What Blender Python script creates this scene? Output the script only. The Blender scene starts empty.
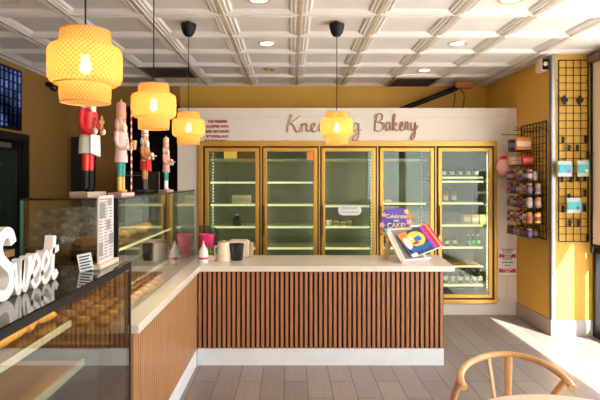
import bpy, math, random
from mathutils import Vector, Matrix
random.seed(7)
PI = math.pi
R = math.radians
scene = bpy.context.scene
COL = scene.collection
EYE = 1.615
F = 516.7
VX, VY = 290.8, 179.0

def P(px, py, Y):
    """point seen at a pixel of the 600x400 photograph, at depth Y"""
    return Vector(((px - VX) * Y / F, Y, EYE - (py - VY) * Y / F))

# ------------------------------------------------------------------ materials
def _mat(name):
    m = bpy.data.materials.new(name)
    m.use_nodes = True
    nt = m.node_tree
    nt.nodes.clear()
    return m, nt, nt.nodes, nt.links

def pr(name, col, rough=0.5, metal=0.0, var=0.06, scale=12.0, stretch=(1, 1, 1), bump=0.0, emit=None, es=0.0, spec=0.5, coat=0.0):
    m, nt, N, L = _mat(name)
    out = N.new('ShaderNodeOutputMaterial')
    b = N.new('ShaderNodeBsdfPrincipled')
    L.new(b.outputs[0], out.inputs[0])
    b.inputs['Roughness'].default_value = rough
    b.inputs['Metallic'].default_value = metal
    b.inputs['Specular IOR Level'].default_value = spec
    b.inputs['Coat Weight'].default_value = coat
    tc = N.new('ShaderNodeTexCoord')
    mp = N.new('ShaderNodeMapping')
    mp.inputs['Scale'].default_value = stretch
    nz = N.new('ShaderNodeTexNoise')
    nz.inputs['Scale'].default_value = scale
    nz.inputs['Detail'].default_value = 4
    L.new(tc.outputs['Object'], mp.inputs[0])
    L.new(mp.outputs[0], nz.inputs['Vector'])
    mx = N.new('ShaderNodeMix')
    mx.data_type = 'RGBA'
    a = [max(0, c * (1 - var * 2)) for c in col]
    c2 = [min(1, c * (1 + var * 2)) for c in col]
    mx.inputs[6].default_value = (*a, 1)
    mx.inputs[7].default_value = (*c2, 1)
    L.new(nz.outputs['Fac'], mx.inputs[0])
    L.new(mx.outputs[2], b.inputs['Base Color'])
    if bump > 0:
        bp = N.new('ShaderNodeBump')
        bp.inputs['Strength'].default_value = bump
        bp.inputs['Distance'].default_value = 0.01
        L.new(nz.outputs['Fac'], bp.inputs['Height'])
        L.new(bp.outputs[0], b.inputs['Normal'])
    if emit:
        b.inputs['Emission Color'].default_value = (*emit, 1)
        b.inputs['Emission Strength'].default_value = es
    return m

def glass(name, tint=(0.95, 0.97, 0.95), ior=1.5, rough=0.0):
    m, nt, N, L = _mat(name)
    out = N.new('ShaderNodeOutputMaterial')
    tr = N.new('ShaderNodeBsdfTransparent')
    tr.inputs[0].default_value = (*tint, 1)
    gl = N.new('ShaderNodeBsdfGlossy')
    gl.inputs['Roughness'].default_value = rough
    gl.inputs[0].default_value = (1, 1, 1, 1)
    geo = N.new('ShaderNodeNewGeometry')
    io = N.new('ShaderNodeMapRange')
    io.inputs['To Min'].default_value = ior
    io.inputs['To Max'].default_value = 1 / ior
    L.new(geo.outputs['Backfacing'], io.inputs['Value'])
    fr = N.new('ShaderNodeFresnel')
    L.new(io.outputs[0], fr.inputs['IOR'])
    mx = N.new('ShaderNodeMixShader')
    L.new(fr.outputs[0], mx.inputs[0])
    L.new(tr.outputs[0], mx.inputs[1])
    L.new(gl.outputs[0], mx.inputs[2])
    L.new(mx.outputs[0], out.inputs[0])
    return m

def wood(name, c1, c2, rough=0.45, scale=6.0, stretch=(8, 8, 0.6), bump=0.1):
    m, nt, N, L = _mat(name)
    out = N.new('ShaderNodeOutputMaterial')
    b = N.new('ShaderNodeBsdfPrincipled')
    L.new(b.outputs[0], out.inputs[0])
    b.inputs['Roughness'].default_value = rough
    tc = N.new('ShaderNodeTexCoord')
    mp = N.new('ShaderNodeMapping')
    mp.inputs['Scale'].default_value = stretch
    L.new(tc.outputs['Object'], mp.inputs[0])
    nz = N.new('ShaderNodeTexNoise')
    nz.inputs['Scale'].default_value = scale
    nz.inputs['Detail'].default_value = 6
    nz.inputs['Roughness'].default_value = 0.65
    L.new(mp.outputs[0], nz.inputs['Vector'])
    cr = N.new('ShaderNodeValToRGB')
    cr.color_ramp.elements[0].position = 0.3
    cr.color_ramp.elements[0].color = (*c1, 1)
    cr.color_ramp.elements[1].position = 0.72
    cr.color_ramp.elements[1].color = (*c2, 1)
    L.new(nz.outputs['Fac'], cr.inputs[0])
    L.new(cr.outputs[0], b.inputs['Base Color'])
    bp = N.new('ShaderNodeBump')
    bp.inputs['Strength'].default_value = bump
    bp.inputs['Distance'].default_value = 0.003
    L.new(nz.outputs['Fac'], bp.inputs['Height'])
    L.new(bp.outputs[0], b.inputs['Normal'])
    return m

def emis(name, col, s):
    m, nt, N, L = _mat(name)
    out = N.new('ShaderNodeOutputMaterial')
    e = N.new('ShaderNodeEmission')
    e.inputs[0].default_value = (*col, 1)
    e.inputs[1].default_value = s
    L.new(e.outputs[0], out.inputs[0])
    return m

def floor_mat():
    m, nt, N, L = _mat('plank_tile')
    out = N.new('ShaderNodeOutputMaterial')
    b = N.new('ShaderNodeBsdfPrincipled')
    L.new(b.outputs[0], out.inputs[0])
    tc = N.new('ShaderNodeTexCoord')
    mp = N.new('ShaderNodeMapping')
    mp.inputs['Rotation'].default_value = (0, 0, PI / 2)
    mp.inputs['Location'].default_value = (0.13, 0.05, 0)
    L.new(tc.outputs['Object'], mp.inputs[0])
    br = N.new('ShaderNodeTexBrick')
    br.offset = 0.34
    br.offset_frequency = 2
    br.inputs['Scale'].default_value = 1
    br.inputs['Mortar Size'].default_value = 0.0035
    br.inputs['Mortar Smooth'].default_value = 0.1
    br.inputs['Bias'].default_value = 0
    br.inputs['Brick Width'].default_value = 0.92
    br.inputs['Row Height'].default_value = 0.182
    br.inputs['Color1'].default_value = (0.33, 0.265, 0.24, 1)
    br.inputs['Color2'].default_value = (0.25, 0.195, 0.175, 1)
    br.inputs['Mortar'].default_value = (0.11, 0.08, 0.07, 1)
    L.new(mp.outputs[0], br.inputs['Vector'])
    mp2 = N.new('ShaderNodeMapping')
    mp2.inputs['Scale'].default_value = (14, 1.2, 1)
    L.new(tc.outputs['Object'], mp2.inputs[0])
    nz = N.new('ShaderNodeTexNoise')
    nz.inputs['Scale'].default_value = 3
    nz.inputs['Detail'].default_value = 7
    nz.inputs['Roughness'].default_value = 0.7
    L.new(mp2.outputs[0], nz.inputs['Vector'])
    mr = N.new('ShaderNodeMapRange')
    mr.inputs['To Min'].default_value = 0.72
    mr.inputs['To Max'].default_value = 1.28
    L.new(nz.outputs['Fac'], mr.inputs['Value'])
    mul = N.new('ShaderNodeVectorMath')
    mul.operation = 'SCALE'
    L.new(br.outputs['Color'], mul.inputs[0])
    L.new(mr.outputs[0], mul.inputs['Scale'])
    L.new(mul.outputs[0], b.inputs['Base Color'])
    b.inputs['Roughness'].default_value = 0.42
    bp = N.new('ShaderNodeBump')
    bp.inputs['Strength'].default_value = 0.35
    bp.inputs['Distance'].default_value = 0.004
    inv = N.new('ShaderNodeMath')
    inv.operation = 'SUBTRACT'
    inv.inputs[0].default_value = 1
    L.new(br.outputs['Fac'], inv.inputs[1])
    L.new(inv.outputs[0], bp.inputs['Height'])
    L.new(bp.outputs[0], b.inputs['Normal'])
    return m

def shade_mat():
    """woven bamboo: crossing diagonal strips, lets lamp light through"""
    m, nt, N, L = _mat('woven_bamboo')
    out = N.new('ShaderNodeOutputMaterial')
    tc = N.new('ShaderNodeTexCoord')
    sp = N.new('ShaderNodeSeparateXYZ')
    L.new(tc.outputs['Object'], sp.inputs[0])
    def math_(op, a, b=None):
        n = N.new('ShaderNodeMath')
        n.operation = op
        for i, v in enumerate((a, b)):
            if v is None: continue
            if isinstance(v, (int, float)): n.inputs[i].default_value = v
            else: L.new(v, n.inputs[i])
        return n.outputs[0]
    ang = math_('ARCTAN2', sp.outputs['X'], sp.outputs['Y'])
    a = math_('MULTIPLY', ang, 44.0)
    z = math_('MULTIPLY', sp.outputs['Z'], 360.0)
    s1 = math_('ABSOLUTE', math_('SINE', math_('MULTIPLY', math_('ADD', a, z), 0.5)))
    s2 = math_('ABSOLUTE', math_('SINE', math_('MULTIPLY', math_('SUBTRACT', a, z), 0.5)))
    lat = math_('MINIMUM', s1, s2)
    line = math_('LESS_THAN', lat, 0.26)
    hole = math_('GREATER_THAN', math_('MULTIPLY', s1, s2), 0.80)
    mx = N.new('ShaderNodeMix')
    mx.data_type = 'RGBA'
    mx.inputs[6].default_value = (0.74, 0.33, 0.075, 1)
    mx.inputs[7].default_value = (0.90, 0.56, 0.21, 1)
    L.new(line, mx.inputs[0])
    tl = N.new('ShaderNodeBsdfTranslucent')
    df = N.new('ShaderNodeBsdfDiffuse')
    L.new(mx.outputs[2], tl.inputs[0])
    L.new(mx.outputs[2], df.inputs[0])
    m1 = N.new('ShaderNodeMixShader')
    m1.inputs[0].default_value = 0.55
    L.new(df.outputs[0], m1.inputs[1])
    L.new(tl.outputs[0], m1.inputs[2])
    tr = N.new('ShaderNodeBsdfTransparent')
    m2 = N.new('ShaderNodeMixShader')
    hf = math_('ADD', math_('MULTIPLY', hole, 0.10), 0.02)
    L.new(hf, m2.inputs[0])
    L.new(m1.outputs[0], m2.inputs[1])
    L.new(tr.outputs[0], m2.inputs[2])
    L.new(m2.outputs[0], out.inputs[0])
    return m

def screen_mat():
    m, nt, N, L = _mat('screen_picture')
    out = N.new('ShaderNodeOutputMaterial')
    e = N.new('ShaderNodeEmission')
    tc = N.new('ShaderNodeTexCoord')
    mp = N.new('ShaderNodeMapping')
    mp.inputs['Rotation'].default_value = (PI / 2, 0.35, PI / 2)
    L.new(tc.outputs['Object'], mp.inputs[0])
    br = N.new('ShaderNodeTexBrick')
    br.offset = 0
    br.inputs['Scale'].default_value = 1
    br.inputs['Brick Width'].default_value = .09
    br.inputs['Row Height'].default_value = .03
    br.inputs['Mortar Size'].default_value = .009
    br.inputs['Color1'].default_value = (0.12, 0.18, 0.40, 1)
    br.inputs['Color2'].default_value = (0.03, 0.05, 0.14, 1)
    br.inputs['Mortar'].default_value = (0.008, 0.012, 0.035, 1)
    L.new(mp.outputs[0], br.inputs['Vector'])
    nz = N.new('ShaderNodeTexNoise')
    nz.inputs['Scale'].default_value = 2.5
    L.new(tc.outputs['Object'], nz.inputs['Vector'])
    mr = N.new('ShaderNodeMapRange')
    mr.inputs['From Min'].default_value = .42; mr.inputs['From Max'].default_value = .62
    mr.inputs['To Min'].default_value = .15; mr.inputs['To Max'].default_value = 1.4
    L.new(nz.outputs['Fac'], mr.inputs['Value'])
    sc_ = N.new('ShaderNodeVectorMath'); sc_.operation = 'SCALE'
    L.new(br.outputs['Color'], sc_.inputs[0]); L.new(mr.outputs[0], sc_.inputs['Scale'])
    L.new(sc_.outputs[0], e.inputs[0])
    e.inputs[1].default_value = 0.9
    L.new(e.outputs[0], out.inputs[0])
    return m

M = {}
M['floor'] = floor_mat()
M['pave'] = pr('pavement', (0.55, 0.53, 0.5), 0.9, scale=3)
M['ceil'] = pr('ceiling_white', (0.82, 0.79, 0.75), 0.55, var=0.02, scale=3)
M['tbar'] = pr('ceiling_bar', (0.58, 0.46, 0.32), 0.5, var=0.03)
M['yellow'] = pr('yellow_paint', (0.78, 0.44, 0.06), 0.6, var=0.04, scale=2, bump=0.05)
M['ochre'] = pr('ochre_paint_with_shade', (0.34, 0.18, 0.045), 0.6, var=0.05, scale=2)
M['whitewall'] = pr('cream_panel', (0.80, 0.70, 0.60), 0.5, var=0.02, scale=2)
M['dark'] = pr('dark_paint_and_shade', (0.015, 0.012, 0.01), 0.6)
M['gold'] = pr('gold_frame', (0.64, 0.35, 0.06), 0.35, metal=0.55, var=0.05, scale=5, stretch=(1, 1, 0.3))
M['gasket'] = pr('black_gasket', (0.05, 0.022, 0.01), 0.5)
M['liner'] = pr('cooler_liner', (0.17, 0.18, 0.12), 0.5, var=0.1, scale=2)
M['glass'] = glass('clear_glass')
M['coolglass'] = glass('cooler_glass', (0.86, 0.9, 0.80), 1.42)
M['caseglass'] = glass('case_glass', (0.86, 0.90, 0.86), 1.95)
M['topglass'] = glass('smoked_top_glass', (0.30, 0.27, 0.2), 1.9)
M['winglass'] = glass('window_glass', (0.97, 0.98, 0.98), 1.3)
M['shelf'] = pr('shelf_pale', (0.62, 0.60, 0.42), 0.4)
M['rail'] = pr('lit_price_rail', (0.85, 0.82, 0.5), 0.4, emit=(1.0, 0.90, 0.60), es=.75)
M['railoff'] = pr('unlit_price_rail', (0.62, 0.60, 0.42), 0.4)
M['slat'] = wood('walnut_slat', (0.34, 0.12, 0.045), (0.56, 0.24, 0.10), 0.4, 5, (14, 14, 0.5))
M['slat_light'] = wood('oak_slat', (0.38, 0.165, 0.06), (0.56, 0.28, 0.12), 0.4, 5, (14, 14, 0.5))
M['slatback'] = pr('slat_backing', (0.02, 0.008, 0.004), 0.8)
M['plinth'] = pr('white_plinth', (0.86, 0.85, 0.84), 0.35, var=0.05, scale=5)
M['quartz'] = pr('quartz', (0.80, 0.70, 0.60), 0.22, var=0.10, scale=140)
M['base'] = pr('grey_base_tile', (0.42, 0.34, 0.27), 0.35, var=0.12, scale=6)
M['marble'] = pr('pale_base_tile', (0.62, 0.60, 0.58), 0.3, var=0.12, scale=6)
M['steel'] = pr('brushed_steel', (0.36, 0.33, 0.31), 0.4, metal=0.8)
M['black'] = pr('black_metal', (0.012, 0.011, 0.010), 0.5, spec=.25)
M['blackgloss'] = pr('black_gloss', (0.01, 0.01, 0.012), 0.15, coat=0.5)
M['white'] = pr('white_matte', (0.86, 0.80, 0.74), 0.5, var=0.02)
M['signwhite'] = pr('sign_white', (0.88, 0.82, 0.76), 0.4, var=0.01)
M['shade'] = shade_mat()
M['bulb'] = emis('bulb_glow', (1.0, 0.80, 0.5), 60)
M['led'] = emis('downlight_glow', (1.0, 0.90, 0.72), 12)
M['strip'] = emis('warm_strip', (1.0, 0.78, 0.35), 5)
M['chair'] = wood('beech', (0.62, 0.30, 0.11), (0.76, 0.42, 0.18), 0.35, 5, (3, 3, 3))
M['tabletop'] = wood('pale_ash', (0.78, 0.62, 0.45), (0.86, 0.72, 0.56), 0.35, 3, (1, 8, 1))
M['cord'] = pr('paper_cord', (0.70, 0.58, 0.38), 0.8, var=0.1, scale=60)
M['copper'] = pr('rose_copper', (0.50, 0.26, 0.18), 0.3, metal=0.7)
M['redtext'] = pr('red_lettering', (0.42, 0.02, 0.03), 0.5)
M['sign_red'] = pr('sign_red', (0.62, 0.03, 0.03), 0.4)
M['blacktext'] = pr('black_lettering', (0.02, 0.02, 0.02), 0.5)
M['screen'] = screen_mat()
M['roller'] = pr('brown_roller', (0.22, 0.15, 0.11), 0.5)
M['blind'] = pr('beige_blind', (0.70, 0.56, 0.42), 0.8, var=0.04)
M['darkwood'] = wood('dark_wood', (0.05, 0.025, 0.015), (0.09, 0.045, 0.025))
M['board'] = wood('board_wood', (0.42, 0.17, 0.04), (0.60, 0.28, 0.08), 0.4, 5, (1, 8, 8))
M['deck'] = wood('deck_brown', (0.42, 0.22, 0.10), (0.54, 0.31, 0.16), 0.4, 3, (1, 3, 1))
def cloth_mat(name, col):
    m, nt, N, L = _mat(name)
    out = N.new('ShaderNodeOutputMaterial'); a = N.new('ShaderNodeBsdfDiffuse'); b = N.new('ShaderNodeBsdfTranslucent'); x = N.new('ShaderNodeMixShader')
    a.inputs[0].default_value = (*col, 1); b.inputs[0].default_value = (*col, 1); x.inputs[0].default_value = .35
    L.new(a.outputs[0], x.inputs[1]); L.new(b.outputs[0], x.inputs[2]); L.new(x.outputs[0], out.inputs[0])
    return m
M['blind'] = cloth_mat('beige_blind_cloth', (0.72, 0.58, 0.44))
def c(name, col, rough=0.5, **k):
    M[name] = pr(name, col, rough, **k)
c('packet_film', (.50, .55, .52), .3); c('railoff2', (.5, .48, .42)); c('greypink', (.42, .30, .27)); c('plumlabel', (.22, .10, .12)); c('dullred', (.35, .07, .05)); c('dullviolet', (.12, .08, .22)); c('menu_sheet', (.72, .62, .57)); c('red', (0.72, 0.02, 0.02), 0.35); c('pink', (0.80, 0.38, 0.34)); c('palepink', (0.85, 0.58, 0.52))
c('hotpink', (0.85, 0.03, 0.16), 0.35); c('teal', (0.03, 0.30, 0.24)); c('butter', (0.75, 0.48, 0.10))
c('cream', (0.82, 0.66, 0.48)); c('flesh', (0.78, 0.46, 0.28)); c('ginger', (0.42, 0.17, 0.05)); c('navy', (0.03, 0.05, 0.12))
c('rust', (0.55, 0.20, 0.05)); c('green', (0.14, 0.30, 0.04), 0.6); c('brightgreen', (0.08, 0.42, 0.08)); c('tan', (0.62, 0.38, 0.16))
c('orange', (0.85, 0.25, 0.04)); c('bread', (0.72, 0.36, 0.07), 0.5, bump=0.3); c('icing', (0.9, 0.55, 0.12), 0.3)
c('crust', (0.5, 0.19, 0.035), 0.5, bump=0.3); c('purple', (0.13, 0.07, 0.38)); c('blue', (0.02, 0.12, 0.55)); c('sky', (0.05, 0.4, 0.6))
c('yellowp', (0.85, 0.62, 0.08)); c('paper', (0.84, 0.81, 0.76)); c('greyprint', (0.28, 0.25, 0.24)); c('plum', (0.12, 0.03, 0.08))
c('coral', (0.82, 0.22, 0.20)); c('aqua', (0.05, 0.42, 0.42)); c('magenta', (0.55, 0.03, 0.35))
def frosted(name, col, f):
    m, nt, N, L = _mat(name)
    out = N.new('ShaderNodeOutputMaterial'); a = N.new('ShaderNodeBsdfTransparent'); b = N.new('ShaderNodeBsdfPrincipled'); x = N.new('ShaderNodeMixShader')
    b.inputs['Base Color'].default_value = (*col, 1); b.inputs['Roughness'].default_value = .2
    tc = N.new('ShaderNodeTexCoord'); nz = N.new('ShaderNodeTexNoise'); nz.inputs['Scale'].default_value = 22; mr = N.new('ShaderNodeMapRange')
    mr.inputs['From Min'].default_value = .4; mr.inputs['From Max'].default_value = .65; mr.inputs['To Min'].default_value = f * .3; mr.inputs['To Max'].default_value = f * 1.6
    L.new(tc.outputs['Object'], nz.inputs['Vector']); L.new(nz.outputs['Fac'], mr.inputs['Value']); L.new(mr.outputs[0], x.inputs[0])
    L.new(a.outputs[0], x.inputs[1]); L.new(b.outputs[0], x.inputs[2]); L.new(x.outputs[0], out.inputs[0])
    return m
M['clamshell'] = frosted('crinkled_clear_plastic', (.62, .58, .52), .3)
M['clear'] = glass('clear_plastic', (0.80, 0.78, 0.74), 1.45, 0.12)
M['smoke'] = glass('smoky_acrylic', (0.55, 0.58, 0.6), 1.5, 0.05)

# ------------------------------------------------------------------ mesh builder
class MB:
    def __init__(s):
        s.v = []; s.f = []; s.m = []; s.T = None
    def _add(s, vs, fs, mi=0):
        o = len(s.v)
        for p in vs:
            p = Vector(p)
            if s.T is not None: p = s.T @ p
            s.v.append(p)
        for f in fs:
            s.f.append([o + i for i in f]); s.m.append(mi)
    def box(s, x0, x1, y0, y1, z0, z1, mi=0):
        vs = [(x0,y0,z0),(x1,y0,z0),(x1,y1,z0),(x0,y1,z0),(x0,y0,z1),(x1,y0,z1),(x1,y1,z1),(x0,y1,z1)]
        s._add(vs, [(0,3,2,1),(4,5,6,7),(0,1,5,4),(1,2,6,5),(2,3,7,6),(3,0,4,7)], mi)
        return s
    def hexa(s, b, t, mi=0):
        s._add(list(b) + list(t), [(0,3,2,1),(4,5,6,7),(0,1,5,4),(1,2,6,5),(2,3,7,6),(3,0,4,7)], mi)
        return s
    def bar(s, p0, p1, w, h, mi=0, up=(0, 0, 1)):
        p0 = Vector(p0); p1 = Vector(p1); d = (p1 - p0).normalized(); up = Vector(up)
        if abs(d.dot(up)) > 0.98: up = Vector((1, 0, 0))
        a = d.cross(up).normalized() * w / 2; b = a.cross(d).normalized() * h / 2
        s.hexa([p0-a-b, p0+a-b, p0+a+b, p0-a+b], [p1-a-b, p1+a-b, p1+a+b, p1-a+b], mi)
        return s
    def tube(s, pts, r, n=8, mi=0, flat=1.0, caps=True):
        pts = [Vector(p) for p in pts]; k = len(pts)
        rr = r if isinstance(r, (list, tuple)) else [r] * k
        vs = []; prev = None
        for i, p in enumerate(pts):
            d = (pts[min(i+1, k-1)] - pts[max(i-1, 0)]).normalized()
            if prev is None:
                a = d.cross(Vector((0, 0, 1)))
                if a.length < 0.05: a = d.cross(Vector((1, 0, 0)))
            else:
                a = prev - d * prev.dot(d)
            a.normalize(); prev = a; b = d.cross(a)
            for j in range(n):
                t = 2 * PI * j / n
                vs.append(p + (a * math.cos(t) + b * math.sin(t) * flat) * rr[i])
        fs = []
        for i in range(k - 1):
            for j in range(n):
                fs.append((i*n+j, i*n+(j+1) % n, (i+1)*n+(j+1) % n, (i+1)*n+j))
        if caps:
            fs.append(tuple(range(n))[::-1]); fs.append(tuple((k-1)*n+j for j in range(n)))
        s._add(vs, fs, mi)
        return s
    def lathe(s, prof, c=(0, 0, 0), n=24, mi=0, sx=1.0, sy=1.0, capb=True, capt=True):
        vs = []; c = Vector(c)
        for r, z in prof:
            for j in range(n):
                t = 2 * PI * j / n
                vs.append(c + Vector((r * math.cos(t) * sx, r * math.sin(t) * sy, z)))
        fs = []; k = len(prof)
        for i in range(k - 1):
            for j in range(n):
                fs.append((i*n+j, i*n+(j+1) % n, (i+1)*n+(j+1) % n, (i+1)*n+j))
        if capb: fs.append(tuple(range(n))[::-1])
        if capt: fs.append(tuple((k-1)*n+j for j in range(n)))
        s._add(vs, fs, mi)
        return s
    def ball(s, c, rx, ry=None, rz=None, n=16, k=9, mi=0):
        ry = ry or rx; rz = rz or rx
        prof = [(max(1e-4, math.sin(PI*i/(k-1))), -math.cos(PI*i/(k-1))) for i in range(k)]
        c = Vector(c); vs = []
        for r, z in prof:
            for j in range(n):
                t = 2*PI*j/n
                vs.append(c + Vector((r*math.cos(t)*rx, r*math.sin(t)*ry, z*rz)))
        fs = []
        for i in range(k-1):
            for j in range(n):
                fs.append((i*n+j, i*n+(j+1) % n, (i+1)*n+(j+1) % n, (i+1)*n+j))
        s._add(vs, fs, mi)
        return s
    def prism(s, poly, h0, h1, axis='z', mi=0):
        def mk(a, b, h):
            return {'z': (a, b, h), 'y': (a, h, b), 'x': (h, a, b)}[axis]
        n = len(poly)
        vs = [mk(a, b, h0) for a, b in poly] + [mk(a, b, h1) for a, b in poly]
        fs = [tuple(range(n))[::-1], tuple(range(n, 2*n))]
        for i in range(n):
            fs.append((i, (i+1) % n, n+(i+1) % n, n+i))
        s._add(vs, fs, mi)
        return s
    def quad(s, a, b, c_, d, mi=0):
        s._add([a, b, c_, d], [(0, 1, 2, 3)], mi)
        return s
    def ribbon(s, pts, w, d0, d1, mi=0):
        """thick flat stroke in the local XZ plane, from depth d0 to d1 along Y"""
        k = len(pts); L_ = []; R_ = []
        for i, p in enumerate(pts):
            a = Vector(pts[max(i-1, 0)]); b = Vector(pts[min(i+1, k-1)]); t = (b - a)
            if t.length < 1e-6: t = Vector((1, 0))
            t.normalize(); nrm = Vector((-t.y, t.x)) * w / 2
            q = Vector(p); L_.append(q + nrm); R_.append(q - nrm)
        vs = []
        for i in range(k):
            vs += [(L_[i].x, d0, L_[i].y), (R_[i].x, d0, R_[i].y), (R_[i].x, d1, R_[i].y), (L_[i].x, d1, L_[i].y)]
        fs = []
        for i in range(k-1):
            for j in range(4):
                fs.append((i*4+j, i*4+(j+1) % 4, (i+1)*4+(j+1) % 4, (i+1)*4+j))
        fs.append((3, 2, 1, 0)); fs.append(tuple((k-1)*4+j for j in range(4)))
        s._add(vs, fs, mi)
        return s
    def build(s, name, mats, parent=None, smooth=False, bevel=0.0, seg=2):
        if not isinstance(mats, (list, tuple)): mats = [mats]
        me = bpy.data.meshes.new(name)
        me.from_pydata([tuple(p) for p in s.v], [], s.f)
        for m in mats: me.materials.append(M[m] if isinstance(m, str) else m)
        me.polygons.foreach_set('material_index', s.m)
        me.update()
        import bmesh
        bm = bmesh.new(); bm.from_mesh(me)
        bmesh.ops.recalc_face_normals(bm, faces=bm.faces)
        bm.to_mesh(me); bm.free()
        if smooth:
            me.polygons.foreach_set('use_smooth', [True] * len(me.polygons))
            me.set_sharp_from_angle(angle=R(38))
        o = bpy.data.objects.new(name, me)
        COL.objects.link(o)
        if parent is not None: o.parent = parent
        if bevel > 0:
            b = o.modifiers.new('bevel', 'BEVEL'); b.width = bevel; b.segments = seg; b.limit_method = 'ANGLE'
        return o

def tag(o, label=None, cat=None, group=None, kind=None):
    if label: o['label'] = label
    if cat: o['category'] = cat
    if group: o['group'] = group
    if kind: o['kind'] = kind
    return o

def thing(name, label, cat, loc=(0, 0, 0), rz=0.0, group=None):
    o = bpy.data.objects.new(name, None)
    COL.objects.link(o)
    o.empty_display_size = 0.05
    o.location = loc; o.rotation_euler = (0, 0, rz)
    return tag(o, label, cat, group)

def struct(name, mb, mats, **k):
    return tag(mb.build(name, mats, **k), kind='structure')

def copy_tree(o, parent=None):
    kids = list(o.children)
    c2 = o.copy(); COL.objects.link(c2); c2.parent = parent
    for ch in kids: copy_tree(ch, c2)
    return c2

def text_obj(name, s, size, mat, parent, loc, rot=(PI/2, 0, 0), ext=0.001, align='CENTER', sx=1.0, bold=0.0):
    cu = bpy.data.curves.new('t', 'FONT')
    cu.body = s; cu.size = size; cu.extrude = ext; cu.align_x = align; cu.align_y = 'CENTER'; cu.offset = bold
    cu.resolution_u = 3
    t = bpy.data.objects.new('t', cu); COL.objects.link(t)
    dg = bpy.context.evaluated_depsgraph_get(); dg.update()
    me = bpy.data.meshes.new_from_object(t.evaluated_get(dg))
    bpy.data.objects.remove(t)
    me.transform(Matrix.Diagonal((sx, 1, 1, 1)))
    me.materials.clear(); me.materials.append(M[mat])
    o = bpy.data.objects.new(name, me); COL.objects.link(o)
    o.parent = parent; o.location = loc; o.rotation_euler = rot
    return o

def smooth_path(pts, n=6):
    pts = [Vector(p) for p in pts]
    out = []
    for i in range(len(pts) - 1):
        p0 = pts[max(i-1, 0)]; p1 = pts[i]; p2 = pts[i+1]; p3 = pts[min(i+2, len(pts)-1)]
        for j in range(n):
            t = j / n
            out.append(0.5 * ((2*p1) + (-p0+p2)*t + (2*p0-5*p1+4*p2-p3)*t*t + (-p0+3*p1-3*p2+p3)*t**3))
    out.append(pts[-1])
    return out

# ------------------------------------------------------------------ setting
CE = EYE + 1.28           # ceiling height
YW = 6.15                 # cream partition with the coolers
YB = 7.10                 # yellow back wall
XL, XR, XP = -3.07, 2.69, 3.10
YF = -2.2                 # shop front behind the camera
YPIL = 5.32

struct('floor', MB().box(XL - .1, XP, YF, YB + .1, -0.08, 0), 'floor')
struct('trim_1', MB().box(-14, 16, -14, 14, -0.3, -0.09), 'pave')

# coffered ceiling
def make_ceiling():
    mb = MB(); t = 0.61
    x0 = 0.075 - t * 6; y0 = 4.05 - t * 11
    prof = [(0.0, 0.0), (0.013, 0.0), (0.016, 0.014), (0.030, 0.014), (0.036, 0.003), (0.046, 0.003), (0.054, 0.016), (0.062, 0.016), (0.068, 0.008), (0.076, 0.008), (0.092, 0.024)]
    for i in range(12):
        for j in range(17):
            ax, ay = x0 + i * t, y0 + j * t
            if ax > XP + .1 or ay > YB: continue
            bx, by = ax + t, ay + t
            if ay + t / 2 > YPIL and ax + .3 > XR + .35: continue
            rings = [[(ax+d, ay+d, CE+h), (bx-d, ay+d, CE+h), (bx-d, by-d, CE+h), (ax+d, by-d, CE+h)] for d, h in prof]
            for k in range(len(rings) - 1):
                for e in range(4):
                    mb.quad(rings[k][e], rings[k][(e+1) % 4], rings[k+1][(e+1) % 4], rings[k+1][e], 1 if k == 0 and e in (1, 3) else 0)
            mb.quad(*rings[-1], 0)
    mb.box(XL - .3, XP + .3, YF - .1, YB + .1, CE + .06, CE + .12)
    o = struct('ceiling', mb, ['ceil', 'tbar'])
    return o
make_ceiling()

# walls
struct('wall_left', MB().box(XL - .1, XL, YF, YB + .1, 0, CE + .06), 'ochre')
wb = MB()
OX0, OX1, OZ = -2.35, -1.52, 2.62
wb.box(XL, OX0, YB, YB + .1, 0, CE + .06, 1).box(OX0, OX1, YB, YB + .1, OZ, CE + .06, 1).box(OX1, XR, YB, YB + .1, 0, CE + .06, 0)  # left stretch: shade on the wall is put into the darker ochre
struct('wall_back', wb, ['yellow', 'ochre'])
struct('wall_alcove', MB().box(OX0 - .05, OX0, YB + .1, YB + .9, 0, OZ + .05).box(OX1, OX1 + .05, YB + .1, YB + .9, 0, OZ + .05).box(OX0 - .05, OX1 + .05, YB + .9, YB + .95, 0, OZ + .05).box(OX0 - .05, OX1 + .05, YB + .1, YB + .95, OZ, OZ + .05).box(OX0 - .05, OX1 + .05, YB + .1, YB + .95, -.05, 0), 'dark')  # darkness of the unlit room is put into the near-black walls
struct('wall_right', MB().box(XR, XP + .12, YPIL, YB + .1, 0, CE + .06), 'yellow')
# partition: cream panels around the cooler opening
CX0, CX1, CZ0, CZ1 = -1.10, 2.447, 0.14, 2.065
wp = MB()
PX0, PZ = -1.347, 2.46
wp.box(PX0, CX0, YW, YW + .1, 0, PZ).box(CX1, XR, YW, YW + .1, 0, PZ)
wp.box(CX0, CX1, YW, YW + .1, CZ1, PZ).box(CX0, CX1, YW, YW + .1, 0, CZ0)
wp.box(PX0, PX0 + .08, YW + .1, YB, 0, PZ).box(PX0 + .08, XR, YW + .1, YB - .02, PZ - .06, PZ - .001)
struct('wall_partition', wp, 'whitewall')
struct('trim_2', MB().box(2.47, XR, YW - .018, YW, .155, .19).box(2.575, 2.60, YW - .012, YW, .19, PZ).box(2.60, XR, YW - .012, YW, 2.28, 2.30).box(PX0, 2.575, YW - .010, YW, 2.345, 2.353), 'whitewall')
struct('baseboard_back', MB().box(PX0, XR - .02, YW - .02, YW, 0, .125), 'whitewall', bevel=.004)
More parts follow.
